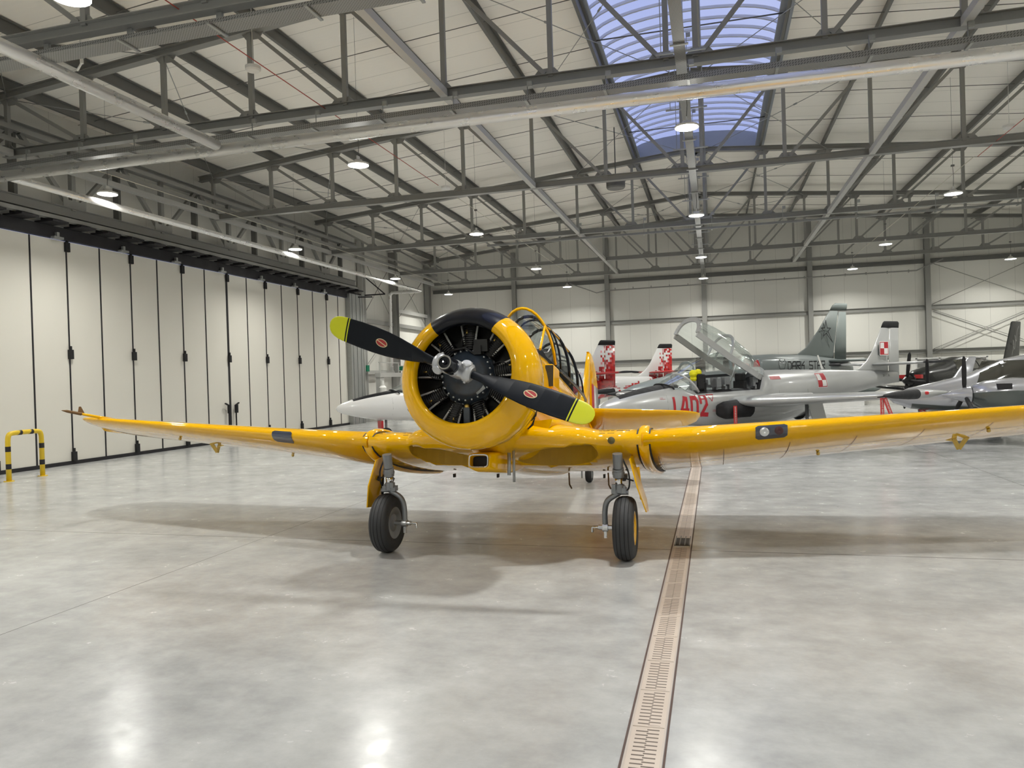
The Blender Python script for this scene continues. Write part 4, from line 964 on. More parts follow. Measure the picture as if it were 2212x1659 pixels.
for s in (-1, 1):
    g = MB(); TX = s*1.345
    tp = Vector((TX, -.08, 1.16)); kn = Vector((TX, -.02, .80)); 
    g.tube([tp, Vector((TX, -.05, 1.0))], .054, 18); g.tube([Vector((TX, -.05, 1.0)), Vector((TX, -.045, .985)), Vector((TX, -.04, .90))], [.060, .062, .062], 18); g.lathe([(0, .05), (.0, .068), (.03, .068), (.03, .05)], (TX, -.043, .93), (0, 0, 1), 18)
    leg = g.build('main_gear_leg', 'steelgrey', t6, fix=False)
    m = MB(); m.tube([Vector((TX, -.04, .91)), Vector((TX, -.03, .80))], .040, 16); m.build('oleo_piston', 'chrome', leg)
    m = MB(); m.lathe([(-.06, .045), (-.05, .058), (.035, .058), (.04, .045)], kn-V(0, 0, .015), (0, 0, 1), 16); m.box((TX+s*.045, -.02, .78), (.05, .06, .05)); m.box((TX-s*.05, -.07, .80), (.04, .04, .06)); m.tube([(TX-s*.06, -.03, .735), (TX+s*.1, -.03, .735)], .026, 10)
    fk = catmull([(TX, -.02, .76), (TX-s*.02, -.02, .72), (TX-s*.13, -.01, .64), (TX-s*.165, 0, .52), (TX-s*.165, 0, .345)], 4)
    m.tube(fk, [.046]*3+[.040, .036]+[.031]*(len(fk)-5), 12); m.box((TX-s*.0, -.02, .755), (.16, .09, .06)); m.build('fork', 'steelgrey', leg, fix=False)
    m = MB(); m.tube([(TX-s*.24, 0, .345), (TX+s*.02, 0, .345)], .026, 12); m.lathe([(-.03, .001), (-.03, .045), (.03, .045), (.03, .001)], (TX-s*.165, 0, .345), (1, 0, 0), 16); m.tube([(TX-s*.24, 0, .345), (TX-s*.31, 0, .345), (TX-s*.31, 0, .29)], .013, 8); m.box((TX-s*.165, 0, .27), (.03, .03, .08))
    m.build('axle', 'alu', leg, fix=False)
    m = MB(); m.tube(catmull([(TX+s*.05, -.05, 1.1), (TX+s*.11, -.05, .95), (TX+s*.11, -.02, .8), (TX+s*.06, 0, .72)], 4), .010, 6); m.tube([(TX+s*.04, -.05, .90), (TX+s*.16, -.03, .86)], .009, 6); m.build('brake_hose', 'hose', leg, fix=False)
    for k, (z0, z1) in enumerate(((.92, .84), (.84, .77))):
        m = MB(); m.beam((TX+s*.06*(0 if k else 1), .06, z0), (TX+s*.03, .14 if k == 0 else .06, z1), .05, .02); m.build('torque_link', 'steelgrey', leg)
    wheel((s*1.40, 0, .345), .345, .225, s, t6, ['yellow' if s > 0 else 'steelgrey', 'steelgrey'])
    # gear door
    m = MB(); pts = [(1.47, -.10, 1.10), (1.47, .16, 1.12), (1.60, .26, .62), (1.625, .20, .50), (1.625, -.06, .53), (1.55, -.16, .80)]
    P = [Vector((s*a, b, c)) for a, b, c in pts]; P2 = [p+V(s*.014, 0, 0) for p in P]; n = 6
    m.add(P+P2, [tuple(range(n)), tuple(range(n, 2*n))[::-1]]+[(i, n+i, n+(i+1) % n, (i+1) % n) for i in range(n)])
    gd = m.build('gear_door', 'yellow', t6)
    m = MB(); m.lathe([(0, .03), (.01, .03), (.012, .001)], (s*1.525, .05, .86), (-s, 0, 0), 14); m.beam((s*1.53, .2, .98), (s*1.56, .22, .62), .02, .03); m.build('door_stiffener', 'cover' if s < 0 else 'yellow', gd, fix=False)
m = MB(); m.tube([(.0, 5.65, .62), (.0, 5.8, .30), (.03, 5.83, .17)], [.05, .035, .03], 10); m.box((-.09, 5.83, .2), (.02, .06, .24)); tl = m.build('tail_gear_leg', 'steelgrey', t6, fix=False)
wheel((.045, 5.85, .165), .165, .12, 1, t6, ['steelgrey', 'steelgrey'], 32)

# ------------------------------------------------------------------ jets and light aircraft parked behind
def interp(tab, u):
    for a, b in zip(tab[:-1], tab[1:]):
        if u <= b[0]:
            k = max(0, (u-a[0])/(b[0]-a[0])); return [p+(q-p)*k for p, q in zip(a, b)]
    return list(tab[-1])
def side(tab, u, w, s=-1, off=.006):
    _, hw, top, bot, n, zc = interp(tab, u); h = (top-zc) if w > zc else (zc-bot)
    q = min(1, abs(w-zc)/h); v = hw*(1-q**n)**(1/n); return Vector((u, s*(v+off), w))
def fus(m, tab, fn, seg=40, cap=True):
    rings = [[Vector(p) for p in superring(u, hw, top, bot, n, zc, 0, seg)] for u, hw, top, bot, n, zc in tab]
    loft_mi(m, rings, fn)
    if cap: m.add(rings[0], [tuple(range(seg))], 0); m.add(rings[-1], [tuple(range(seg))], 0)
def wing_loft(m, st, n=12):     # stations (v, u_le, u_te, z, thickness ratio)
    m.loft([[Vector((ul+(ut-ul)*a, v, z+zz*(ut-ul))) for a, zz in airfoil(n, tk)] for v, ul, ut, z, tk in st], 0, True)
def fin_loft(m, st, n=8):       # stations (z, u_le, u_te, thickness)
    m.loft([[Vector((ul+(ut-ul)*a, q*th*2, z)) for a, q in airfoil(n, .5)] for z, ul, ut, th in st], 0, True)
def gear(root, u, v, z, R, w_, mat='rubber', door=None, strutmat='steelgrey'):
    m = MB(); m.tube([(u, v, z), (u, v, R+.05), (u, v+w_*.75, R)], [.05, .04, .03], 8); g = m.build('gear_leg', strutmat, root)
    m = MB(); m.lathe([(-w_*.4, R*.5), (-w_/2, R*.8), (-w_*.3, R), (w_*.3, R), (w_/2, R*.8), (w_*.4, R*.5)], (u, v, R), (0, 1, 0), 28); t = m.build('tyre', 'rubber', g)
    m = MB(); m.lathe([(-w_*.38, .001), (-w_*.40, R*.5), (w_*.40, R*.5), (w_*.38, .001)], (u, v, R), (0, 1, 0), 20); m.build('wheel_hub', 'steelgrey', g)
    if door:
        m = MB(); m.beam((u+.12, v-.16, z), (u+.3, v-.2, R+.15), .02, .42); m.build('gear_door', door, root)
def ribbon(root, p, l=.75, txt='REMOVE BEFORE FLIGHT', lean=(0, 0), nv_=(0, -1, 0), wd=.12):
    p = Vector(p); q = p+V(lean[0], lean[1], -l); m = MB(); d = (q-p).normalized(); nn = Vector(nv_); x = d.cross(nn).normalized()
    P = [p-x*wd/2, p+x*wd/2, q+x*wd/2, q-x*wd/2]; P2 = [a-nn*.006 for a in P]
    m.add(P+P2, [(0, 1, 2, 3), (7, 6, 5, 4)]+[(i, 4+i, 4+(i+1) % 4, (i+1) % 4) for i in range(4)], 0)
    tv, tf = text_verts(txt, wd*.62); L_ = max(a[0] for a in tv) or 1; sc_ = l*.9/L_
    m.add([p+d*(l*.05+a[0]*sc_)+x*(-(a[1]-wd*.22))*1+nn*.004 for a in tv], tf, 1)
    return m.build('warning_ribbon', ['red', 'whiteplastic'], root, fix=False)
TS = [(0, .02, 1.19, 1.15, 2, 1.17), (.05, .085, 1.26, 1.08, 2, 1.17), (.2, .17, 1.345, 1.0, 2, 1.16), (.55, .29, 1.46, .90, 2, 1.16), (1.0, .38, 1.57, .80, 2, 1.16), (1.5, .44, 1.66, .73, 2.1, 1.15), (2.1, .48, 1.75, .66, 2.2, 1.13), (2.45, .49, 1.72, .64, 2.3, 1.12),
      (2.86, .505, 1.58, .61, 2.5, 1.10), (2.9, .505, 1.51, .60, 2.8, 1.10), (3.8, .52, 1.53, .53, 2.8, 1.08), (5.2, .53, 1.56, .48, 2.8, 1.08), (5.34, .53, 1.98, .48, 2.3, 1.10), (5.6, .53, 2.02, .48, 2.3, 1.12), (6.5, .50, 2.02, .55, 2.2, 1.25), (7.2, .46, 2.01, .66, 2.1, 1.38), (7.6, .42, 2.0, .92, 2., 1.5), (8.4, .37, 1.98, 1.06, 2, 1.55), (9.7, .29, 1.93, 1.25, 2, 1.6), (10.9, .18, 1.90, 1.43, 2, 1.66), (11.7, .10, 1.86, 1.50, 2, 1.7)]
def iskra(name, loc, ang, paint, label, number, opened, two='black'):
    r = empty(name, loc, ang, label, 'jet aircraft', 'parked jet aircraft'); r['category'] = 'aircraft'
    m = MB(); fus(m, TS, lambda i, k: 1 if (.5 <= TS[i][0] < 2.4 and 58-5*(i > 4) < (k+.5)*9 < 122+5*(i > 4)) or (i in (8, 9, 10, 11) and 56 < (k+.5)*9 < 124) else 0)
    m.build('fuselage', [paint, 'black' if paint == 'camo' else 'cover'], r)
    m = MB(); m.lathe([(0, .34), (.35, .30), (.36, .27), (.1, .25), (.1, .001)], (7.1, 0, .88), (1, 0, .02), 24); m.build('jet_exhaust', 'steelgrey', r)
    # fin, rudder, black caps
    m = MB(); fin_loft(m, [(1.85, 9.45, 11.3, .07), (1.98, 9.85, 11.3, .07), (2.2, 10.22, 11.3, .065), (2.5, 10.52, 11.34, .06), (3.26, 11.0, 11.4, .045)]); m.build('vertical_fin', paint, r)
    m = MB(); fin_loft(m, [(1.5, 11.33, 11.86, .05), (2.4, 11.36, 11.87, .045), (3.26, 11.42, 11.88, .03)]); m.build('rudder', paint, r)
    m = MB(); fin_loft(m, [(3.26, 11.0, 11.9, .042), (3.42, 11.1, 11.92, .036), (3.47, 11.17, 11.86, .02)]); m.build('fin_cap', 'matblack', r)
    for s in (-1, 1):
        m = MB(); wing_loft(m, [(s*.05, 10.45, 11.75, 2.09, .09), (s*1.45, 10.9, 11.7, 2.12, .09)]); tp_ = m.build('tailplane', paint if paint != 'camo' else 'red', r)
        m = MB(); wing_loft(m, [(s*1.45, 10.86, 11.74, 2.12, .1), (s*1.75, 10.7, 11.68, 2.125, .1), (s*1.95, 10.95, 11.55, 2.13, .08)]); m.build('tailplane_tip', 'matblack', tp_)
        m = MB(); wing_loft(m, [(s*.3, 3.75, 6.7, 1.16, .12), (s*1.1, 3.85, 6.5, 1.19, .115), (s*3., 3.95, 6.15, 1.28, .11), (s*4.75, 4.05, 5.85, 1.37, .10), (s*4.95, 4.2, 5.7, 1.38, .09)]); wg = m.build('wing', paint, r)
        m = MB(); pr = [(-.05, .001), (.0, .03), (.3, .075), (.8, .11), (1.1, .115), (1.6, .09), (2.2, .03), (2.3, .001)]
        m.lathe([(a+3.95, b) for a, b in pr], (0, s*5.0, 1.385), (1, 0, 0), 20, mif=lambda i: 1 if i < 4 else 0); tip = m.build('wing_tip_pod', [paint if paint != 'camo' else 'white', 'matblack'], wg, fix=False)
        if s < 0: m = MB(); m.lathe([(0, .04), (.05, .035), (.07, .001)], (5.25, s*5.1, 1.40), (0, -1, 0), 12); m.build('nav_light', 'red', wg)
        m = MB(); m.tube([(4.3, s*4.9, 1.37), (3.8, s*4.95, 1.36)], [.02, .012], 8); m.build('pitot_tube', 'cover', wg)
        # intake fairing
        m = MB(); rg = []
        for u, hw, hh, zc in ((3.55, .26, .21, 1.0), (3.7, .29, .235, 1.0), (4.4, .33, .30, 1.04), (5.5, .33, .30, 1.08), (6.8, .2, .2, 1.15)):
            rg.append([(u, s*.72+hw*cos(2*pi*k/24), zc+hh*sin(2*pi*k/24)) for k in range(24)])
        m.loft(rg, 0, True); ik = m.build('air_intake', paint, r)
        m = MB(); m.loft([[(3.40, s*.72+.15*cos(2*pi*k/20), 1.0+.11*sin(2*pi*k/20)) for k in range(20)], [(3.42, s*.72+.25*cos(2*pi*k/20), 1.0+.19*sin(2*pi*k/20)) for k in range(20)], [(3.56, s*.72+.29*cos(2*pi*k/20), 1.0+.235*sin(2*pi*k/20)) for k in range(20)], [(4.25, s*.74+.335*cos(2*pi*k/20), 1.03+.27*sin(2*pi*k/20)) for k in range(20)]], 0, True); cv = m.build('intake_cover', 'cover' if opened else 'red', ik, fix=False)
        gear(r, 5.45, s*1.72, 1.15, .30, .17, door=paint if paint != 'camo' else 'white')
    gear(r, 1.75, 0, .8, .22, .12)
    m = MB(); m.box((1.55, 0, .56), (.08, .34, .26)); m.build('nose_gear_door', 'red' if paint == 'camo' else paint, r)
    m = MB(); m.prof((8.2, -.004, 2.0), (8.2, .004, 2.0), [(-.03, 0), (.06, 0), (.22, .42), (.16, .42)] if 0 else [(-.03, 0), (.06, 0), (-.14, .42), (-.2, .42)]); m.build('blade_antenna', 'white', r)
    for u in (1.85, 2.75, 5.8, 7.0): m = MB(); m.tube([side(TS, u, w, -1, .001) for w in (.75, .9, 1.1, 1.3, 1.45)], .004, 4); m.build('panel_joint', 'steel', r)
    # windshield
    def ar(u0, u1, hw, z0, z1, n=14): return [Vector((u0+(u1-u0)*sin(pi*k/n), -hw*math.copysign(abs(cos(pi*k/n))**.8, cos(pi*k/n)), z0+(z1-z0)*sin(pi*k/n)**.9 if 0 < k < n else z0)) for k in range(n+1)]
    a0 = ar(2.15, 1.95, .36, 1.60, 1.74); a1 = ar(2.92, 2.52, .43, 1.50, 1.99)
    m = MB(); m.loft([a0, a1], 0, False, True, open_ring=True); wsd = m.build('windshield', 'glass', r, fix=False)
    m = MB(); m.tube(a1, .030, 8); m.build('windshield_arch', paint if paint != 'camo' else 'white', wsd)
    m = MB(); m.tube(a0, .02, 6); m.build('windshield_base', 'cover', wsd)
    # canopy, hinged at the back
    hinge = Vector((5.42, 0, 1.86)); tilt = radians(29) if opened else 0
    cm = Matrix.Translation(hinge) @ Matrix.Rotation(tilt, 4, 'Y') @ Matrix.Translation(-hinge)
    if opened: cm = Matrix.Translation((.0, 0, .12)) @ cm
    def carc(u, hw, z0, z1, n=16): return [Vector((u, -hw*math.copysign(abs(cos(pi*k/n))**.8, cos(pi*k/n)), z0+(z1-z0)*(sin(pi*k/n)**.9 if 0 < k < n else 0))) for k in range(n+1)]
    ca = [carc(2.72, .43, 1.60, 2.02), carc(3.3, .44, 1.60, 2.16), carc(4.0, .44, 1.60, 2.24), carc(4.7, .43, 1.62, 2.20), carc(5.2, .38, 1.66, 2.06), carc(5.42, .3, 1.72, 1.95)]
    m = MB(); m.loft(ca, 0, False, True, open_ring=True); m.xf(cm); cy = m.build('canopy', 'glass', r, fix=False)
    for i, q in ((0, .036), (2, .026), (5, .03)):
        m = MB(); 
        for p, p2 in zip(ca[i][:-1], ca[i][1:]): m.beam(p, p2, .13 if i != 2 else .08, q*1.2, up=(1, 0, 0))
        m.xf(cm).build('canopy_bow', paint if paint != 'camo' else 'white', cy, fix=False)
    for k in (0, -1):
        m = MB(); pts = [a[k] for a in ca]
        for p, p2 in zip(pts[:-1], pts[1:]): m.beam(p-V(0, 0, .04), p2-V(0, 0, .04), .05, .16)
        m.xf(cm).build('canopy_rail', (paint if paint != 'camo' else 'white') if k == 0 else 'steel', cy, fix=False)
    if opened:
        for u, l_ in ((3.35, 'front'), (4.82, 'rear')):
            m = MB(); m.box((u, 0, 1.5), (.12, .42, .5)); m.box((u-.3, 0, 1.35), (.5, .4, .12)); se = m.build('ejection_seat', 'cover', r, bevel=.03, fix=False)
            m = MB(); m.box((u+.02, 0, 1.84), (.16, .3, .24)); m.build('headrest', 'cover', se, bevel=.04)
        for u in (3.0, 3.7, 4.1, 5.15):
            m = MB()
            for k in range(7): m.box((u+random.uniform(-.15, .15), random.uniform(-.32, .32), 1.58+random.uniform(-.02, .22)), (random.uniform(.05, .2), random.uniform(.05, .2), random.uniform(.08, .24)))
            m.build('cockpit_equipment', random.choice(['steelgrey', 'matblack', 'galv']), r, fix=False)
        m = MB(); m.lathe([(0, .30), (.03, .30), (.03, .001)], (5.27, 0, 1.70), (1, 0, 0), 24); m.build('rear_bulkhead', 'steelgrey', r)
        m = MB(); m.tube([(4.6, .2, 1.6), (4.9, .2, 2.2)], .018, 6); m.build('canopy_strut', 'galv', r)
    # number
    cells = number; u0 = 1.95 if opened else 2.62
    hgt = .455 if opened else .33; wd = .215 if opened else .2
    for i, ch in enumerate(cells):
        vs, fs = strokes([[(a, b) for a, b in pl] for pl in FONT[ch]], .34)
        m = MB(); decal(m, vs, fs, lambda a, b: side(TS, u0+i*(wd+.105)+a*wd+(b-.7)*.0, (.90 if opened else .83)+b/1.4*hgt)); m.build('number', 'darkred', r, fix=False)
    return r
ANG = atan2(.690, .724)
ts = iskra('silver_jet', (-2.80, 18.4, 0), ANG, 'jetsilver', 'silver jet trainer with red number 1402 and its canopy raised open', '1402', True)
# checkers
def checker(m, u0, z0, sz, f):
    q = sz; n = 6
    def cell(a0, a1, b0, b1, mi, off):
        for i in range(n):
            for j in range(n):
                A0, A1 = a0+(a1-a0)*i/n, a0+(a1-a0)*(i+1)/n; B0, B1 = b0+(b1-b0)*j/n, b0+(b1-b0)*(j+1)/n
                m.add([f(A0, B0, off), f(A1, B0, off), f(A1, B1, off), f(A0, B1, off)], [(0, 1, 2, 3)], mi)
    t = sz*.06
    cell(u0-t*2, u0+sz+t*2, z0-t*2, z0+sz+t*2, 1, .006); h = sz/2
    cell(u0, u0+h, z0+h, z0+sz, 1, .009); cell(u0+h, u0+sz, z0+h, z0+sz, 0, .009); cell(u0, u0+h, z0, z0+h, 0, .009); cell(u0+h, u0+sz, z0, z0+h, 1, .009)
    for a, b, c, d in ((u0-t, u0+sz+t, z0+sz, z0+sz+t), (u0-t, u0+sz+t, z0-t, z0), (u0-t, u0, z0-t, z0+sz+t), (u0+sz, u0+sz+t, z0-t, z0+sz+t)):
        cell(a, b, c, d, 0 if (c > z0+.1 and a < u0+.01) or d > z0+.1 else 0, .010)
m = MB(); checker(m, 7.52, 1.50, .36, lambda a, b, o_: side(TS, a, b, -1, o_)); m.build('checkerboard_badge', ['darkred', 'white'], ts, fix=False)
m = MB(); checker(m, 10.84, 2.42, .36, lambda a, b, o_: Vector((a, -.075-o_, b))); m.build('checkerboard_badge', ['darkred', 'white'], ts, fix=False)
m = MB()
for a, b in zip(((3.18, 1.42), (3.40, 1.42), (3.30, 1.25)), ((3.40, 1.42), (3.30, 1.25), (3.18, 1.42))):
    vs, fs = strokes([[a, b]], .018); decal(m, vs, fs, lambda p, q: side(TS, p, q))
vs, fs = strokes([[(5.62, 1.80), (5.95, 1.80)]], .09); decal(m, vs, fs, lambda p, q: side(TS, p, q))
m.build('warning_triangle', 'darkred', ts, fix=False)
tv, tf = text_verts('SP-YTN', .12); m = MB(); decal(m, tv, tf, lambda a, b: side(TS, 10.75+a*1.0, 1.70+b*.9, -1, .02)); m.build('registration', 'matblack', ts, fix=False)
for a0, b0 in ((1.62, 1.36), (3.3, .98)): m = MB(); tv, tf = strokes([[(0, .03), (.10, .03)], [(0, 0), (.16, 0)]], .008); decal(m, tv, tf, lambda a, b: side(TS, a0+a, b0+b, -1)); m.build('stencil_mark', 'darkred', ts, fix=False)
ribbon(ts, (3.56, -1.06, 1.12), .46); ribbon(ts, (3.92, -4.97, 1.34), .62); ribbon(ts, (3.98, -4.99, 1.34), .55, lean=(.3, 0))
m = MB(); P = [side(TS, 2.3, 1.62, -1, -.05), side(TS, 2.55, 1.50, -1, -.05), side(TS, 2.75, 1.62, -1, -.05)+V(0, .03, 0), side(TS, 2.5, 1.74, -1, -.05)+V(0, .05, 0)]
m.add([(2.28, -.30, 1.72), (2.52, -.36, 1.56), (2.70, -.32, 1.68), (2.46, -.26, 1.84)]+[(2.28, -.29, 1.72), (2.52, -.35, 1.56), (2.70, -.31, 1.68), (2.46, -.25, 1.84)], [(0, 1, 2, 3), (7, 6, 5, 4), (0, 4, 5, 1), (1, 5, 6, 2), (2, 6, 7, 3), (3, 7, 4, 0)])
def world_of(root, p): return Matrix.Translation(root.location) @ Matrix.Rotation(root.rotation_euler.z, 4, 'Z') @ Vector(p)
m.xf(Matrix.Translation(ts.location) @ Matrix.Rotation(ANG, 4, 'Z'))
tag(m.build('paper_sheet', 'paper'), 'white paper sheet behind the windshield of the silver jet', 'paper')
bag = empty('helmet_bag', world_of(ts, (3.1, -.12, 1.86)), ANG, 'bright yellow and black bag hung over the front seat of the silver jet', 'bag')
m = MB(); 
for c, s in (((-.08, 0, .12), .11), ((.07, -.02, .15), .10), ((-.05, .02, .0), .10)): m.lathe([(-s, .001), (-s*.8, s*.6), (-s*.3, s*.95), (s*.3, s*.95), (s*.8, s*.6), (s, .001)], c, (0, .2, 1), 14)
m.build('pouch', 'hivis', bag, fix=False)
m = MB(); m.box((.07, -.09, -.10), (.2, .12, .42)); m.build('flap', 'cover', bag, bevel=.04)

tc_ = CF(-5.90, 24.9); te_ = CF(4.35, 31.0)
r1 = iskra('red_white_jet', tc_, atan2(te_.y-tc_.y, te_.x-tc_.x), 'camo', 'white and red pixel-camouflage jet whose white nose points at the folding door', '1', False)
d_ = CF(7.6, 37.0)-11.8*Vector((cos(ANG), sin(ANG), 0))
r3 = iskra('red_white_jet', (d_.x, d_.y, 0), ANG-.04, 'camo', 'second red and white pixel-camouflage jet, farther back with smaller looking tail', '', False)

# grey jet trainer with intakes above the wing
TL9 = [(0, .03, 1.40, 1.32, 2, 1.36), (.1, .12, 1.48, 1.24, 2, 1.36), (.5, .28, 1.62, 1.10, 2, 1.35), (1.3, .40, 1.80, 1.0, 2, 1.35), (2.2, .46, 1.95, .95, 2.2, 1.35), (2.9, .50, 2.02, .92, 2.4, 1.35), (5.6, .55, 2.12, .88, 2.4, 1.4), (5.9, .56, 2.62, .88, 2.2, 1.5), (7.5, .60, 2.66, .90, 2.2, 1.6), (9.5, .50, 2.60, 1.05, 2.1, 1.75), (11.0, .38, 2.45, 1.35, 2, 1.85), (12.0, .30, 2.3, 1.6, 2, 1.95)]
gj = empty('grey_jet', (-3.16, 26.37, 0), ANG, 'dark grey jet lettered DARK STAR with a star on its tall tail fin', 'aircraft', 'parked jet aircraft')
m = MB(); fus(m, TL9, lambda i, k: 1 if i == 5 and 35 < (k+.5)*9 < 145 else 0); m.build('fuselage', ['jetgrey', 'matblack'], gj)
for s in (-1, 1):
    m = MB(); rg = []
    for u, hw, hh, v, zc in ((5.95, .16, .27, .66, 2.18), (6.1, .19, .30, .66, 2.18), (7.0, .24, .36, .6, 2.14), (8.6, .22, .36, .5, 2.05), (10.4, .1, .3, .35, 1.95)): rg.append([(u, s*v+hw*cos(2*pi*k/24), zc+hh*sin(2*pi*k/24)) for k in range(24)])
    m.loft(rg, 0, True); ik = m.build('air_intake', 'jetgrey', gj)
    m = MB(); m.loft([[(5.90, s*.66+.13*cos(2*pi*k/20), 2.18+.24*sin(2*pi*k/20)) for k in range(20)], [(6.02, s*.66+.14*cos(2*pi*k/20), 2.18+.25*sin(2*pi*k/20)) for k in range(20)]], 0, True); m.build('intake_cover', 'red', ik)
    m = MB(); wing_loft(m, [(s*.3, 5.0, 7.6, 1.05, .12), (s*4.5, 5.6, 6.9, 1.25, .11)]); m.build('wing', 'jetgrey', gj)
    m = MB(); m.lathe([(5.2, .001), (5.4, .09), (6.2, .15), (7.2, .12), (7.7, .001)], (0, s*4.6, 1.25), (1, 0, 0), 18); m.build('tip_tank', 'jetgreydark', gj)
    m = MB(); wing_loft(m, [(s*.1, 10.4, 11.9, 2.32, .09), (s*2.2, 11.1, 11.9, 2.32, .08)]); m.build('tailplane', 'jetgreydark', gj)
    gear(gj, 6.6, s*1.2, 1.0, .27, .16, door='jetgrey')
gear(gj, 2.1, 0, 1.0, .2, .12)
m = MB(); fin_loft(m, [(2.3, 8.1, 11.2, .10), (2.62, 8.9, 11.15, .09), (2.9, 9.45, 11.2, .085), (3.6, 10.2, 11.35, .07), (4.45, 10.95, 11.5, .05)]); m.build('vertical_fin', 'jetgreydark', gj)
m = MB(); fin_loft(m, [(2.35, 11.2, 11.95, .07), (3.0, 11.24, 11.97, .065), (4.42, 11.54, 12.02, .035)]); m.build('rudder', 'jetgreydark', gj)
m = MB(); fin_loft(m, [(4.47, 10.98, 12.04, .05), (4.68, 11.15, 12.1, .045), (4.78, 11.35, 12.1, .02)]); m.build('fin_cap', 'jetgreydark', gj)
def carc2(u, hw, z0, z1, n=16): return [Vector((u, -hw*math.copysign(abs(cos(pi*k/n))**.8, cos(pi*k/n)), z0+(z1-z0)*(sin(pi*k/n)**.9 if 0 < k < n else 0))) for k in range(n+1)]
ca = [carc2(2.3, .34, 1.85, 1.98), carc2(3.0, .42, 1.95, 2.40), carc2(3.9, .45, 1.98, 2.66), carc2(4.8, .46, 2.0, 2.80), carc2(5.6, .46, 2.02, 2.76), carc2(6.0, .42, 2.1, 2.64)]
m = MB(); m.loft(ca, 0, False, True, open_ring=True); cy = m.build('canopy', 'glass', gj, fix=False)
for i in (0, 1, 3, 5):
    m = MB(); 
    for p, p2 in zip(ca[i][:-1], ca[i][1:]): m.beam(p, p2, .09, .03, up=(1, 0, 0))
    m.build('canopy_bow', 'jetgrey', cy, fix=False)
for k in (0, -1):
    m = MB(); pts = [a[k] for a in ca]
    for p, p2 in zip(pts[:-1], pts[1:]): m.beam(p, p2, .04, .12)
    m.build('canopy_rail', 'jetgrey', cy, fix=False)
for u in (3.7, 5.1):
    m = MB(); m.box((u, 0, 2.15), (.16, .4, .62)); m.box((u-.02, 0, 2.5), (.18, .28, .16)); m.build('ejection_seat', 'matblack', gj, bevel=.03, fix=False)
for i, ch in enumerate('DARK STAR'):
    if ch == ' ': continue
    m = MB(); vs, fs = strokes(FONT[ch], .17); decal(m, vs, fs, lambda a, b: Vector((7.46+i*.268+a*.19, -.86+.0*a+(7.46+i*.268-7)*.085, 2.02+b*.30))); m.build('fuselage_letter', 'matblack', gj, fix=False)
for v_ in (-.07,):
    m = MB(); pts = []
    for k in range(10):
        a = pi/2+k*pi/5; rr_ = (.42 if k == 0 else .62 if k == 4 else .30) if k % 2 == 0 else .12; pts.append((10.62+rr_*cos(a)*-1, 3.62+rr_*sin(a)))
    vs, fs = strokes([pts+[pts[0]]], .035); decal(m, vs, fs, lambda a, b: Vector((a, -.10+.02*(b-3), b))); m.build('star_emblem', 'matblack', gj, fix=False)
m = MB(); pts = [(6.95, 2.05), (6.88, 2.3), (6.95, 2.42), (7.02, 2.3), (7.15, 2.3), (7.22, 2.42), (7.28, 2.3), (7.2, 2.05), (6.95, 2.05)]
vs, fs = strokes([pts], .02); decal(m, vs, fs, lambda a, b: Vector((a, -.87, b))); m.build('small_emblem', 'matblack', gj, fix=False)

# black single engine aircraft behind on the right
n0 = CF(14.7, 27.6); n1 = CF(22.2, 32.6); a_ = atan2(n1.y-n0.y, n1.x-n0.x)
bp = empty('black_aircraft', (n0.x, n0.y, 0), a_, 'glossy black propeller aircraft with tall script-marked tail, behind the silver twin', 'aircraft')
TB = [(0, .22, 1.70, 1.26, 2, 1.48), (.25, .34, 1.82, 1.12, 2, 1.48), (1.0, .48, 1.95, .95, 2.2, 1.45), (1.9, .55, 2.02, .85, 2.3, 1.4), (2.5, .60, 2.18, .82, 2.2, 1.4), (3.2, .62, 2.33, .80, 2.2, 1.45), (4.8, .60, 2.33, .82, 2.2, 1.5), (6.0, .42, 2.18, 1.02, 2.1, 1.6), (7.6, .24, 2.12, 1.35, 2, 1.7), (9.0, .08, 2.05, 1.65, 2, 1.8)]
m = MB(); fus(m, TB, lambda i, k: 0); m.build('fuselage', 'black_gloss', bp)
m = MB(); m.lathe([(-.5, .001), (-.4, .06), (-.2, .15), (0, .2)], (0, 0, 1.48), (1, 0, 0), 20); pr_ = m.build('propeller_spinner', 'black_gloss', bp)
for k in range(4):
    a = k*pi/2+.12; m = MB(); c = V(-.15, cos(a), sin(a)); d = Vector((0, cos(a), sin(a)))
    m.tube([Vector((-.15, 0, 1.48))+d*.1, Vector((-.15, 0, 1.48))+d*.5, Vector((-.15, 0, 1.48))+d*.95, Vector((-.15, 0, 1.48))+d*1.05], [.05, .07, .06, .02], 8); m.build('blade', 'cover', pr_)
for q in (-.3, .3): m = MB(); m.box((.1, q, 1.62), (.12, .26, .14)); m.build('intake_plug', 'red', bp)
for s in (-1, 1):
    m = MB(); wing_loft(m, [(s*.3, 3.0, 4.8, .95, .13), (s*5.0, 3.4, 4.5, 1.3, .12)]); m.build('wing', 'black_gloss', bp)
    m = MB(); wing_loft(m, [(s*.05, 8.0, 9.0, 1.95, .1), (s*2.0, 8.3, 9.0, 1.95, .09)]); m.build('tailplane', 'black_gloss', bp)
    gear(bp, 3.9, s*1.6, .95, .24, .15)
gear(bp, .9, 0, .95, .2, .12)
m = MB(); fin_loft(m, [(1.9, 6.7, 8.95, .06), (2.2, 7.5, 9.0, .055), (3.78, 8.3, 9.25, .04), (3.82, 8.45, 9.2, .02)]); m.build('vertical_fin', 'black_gloss', bp)
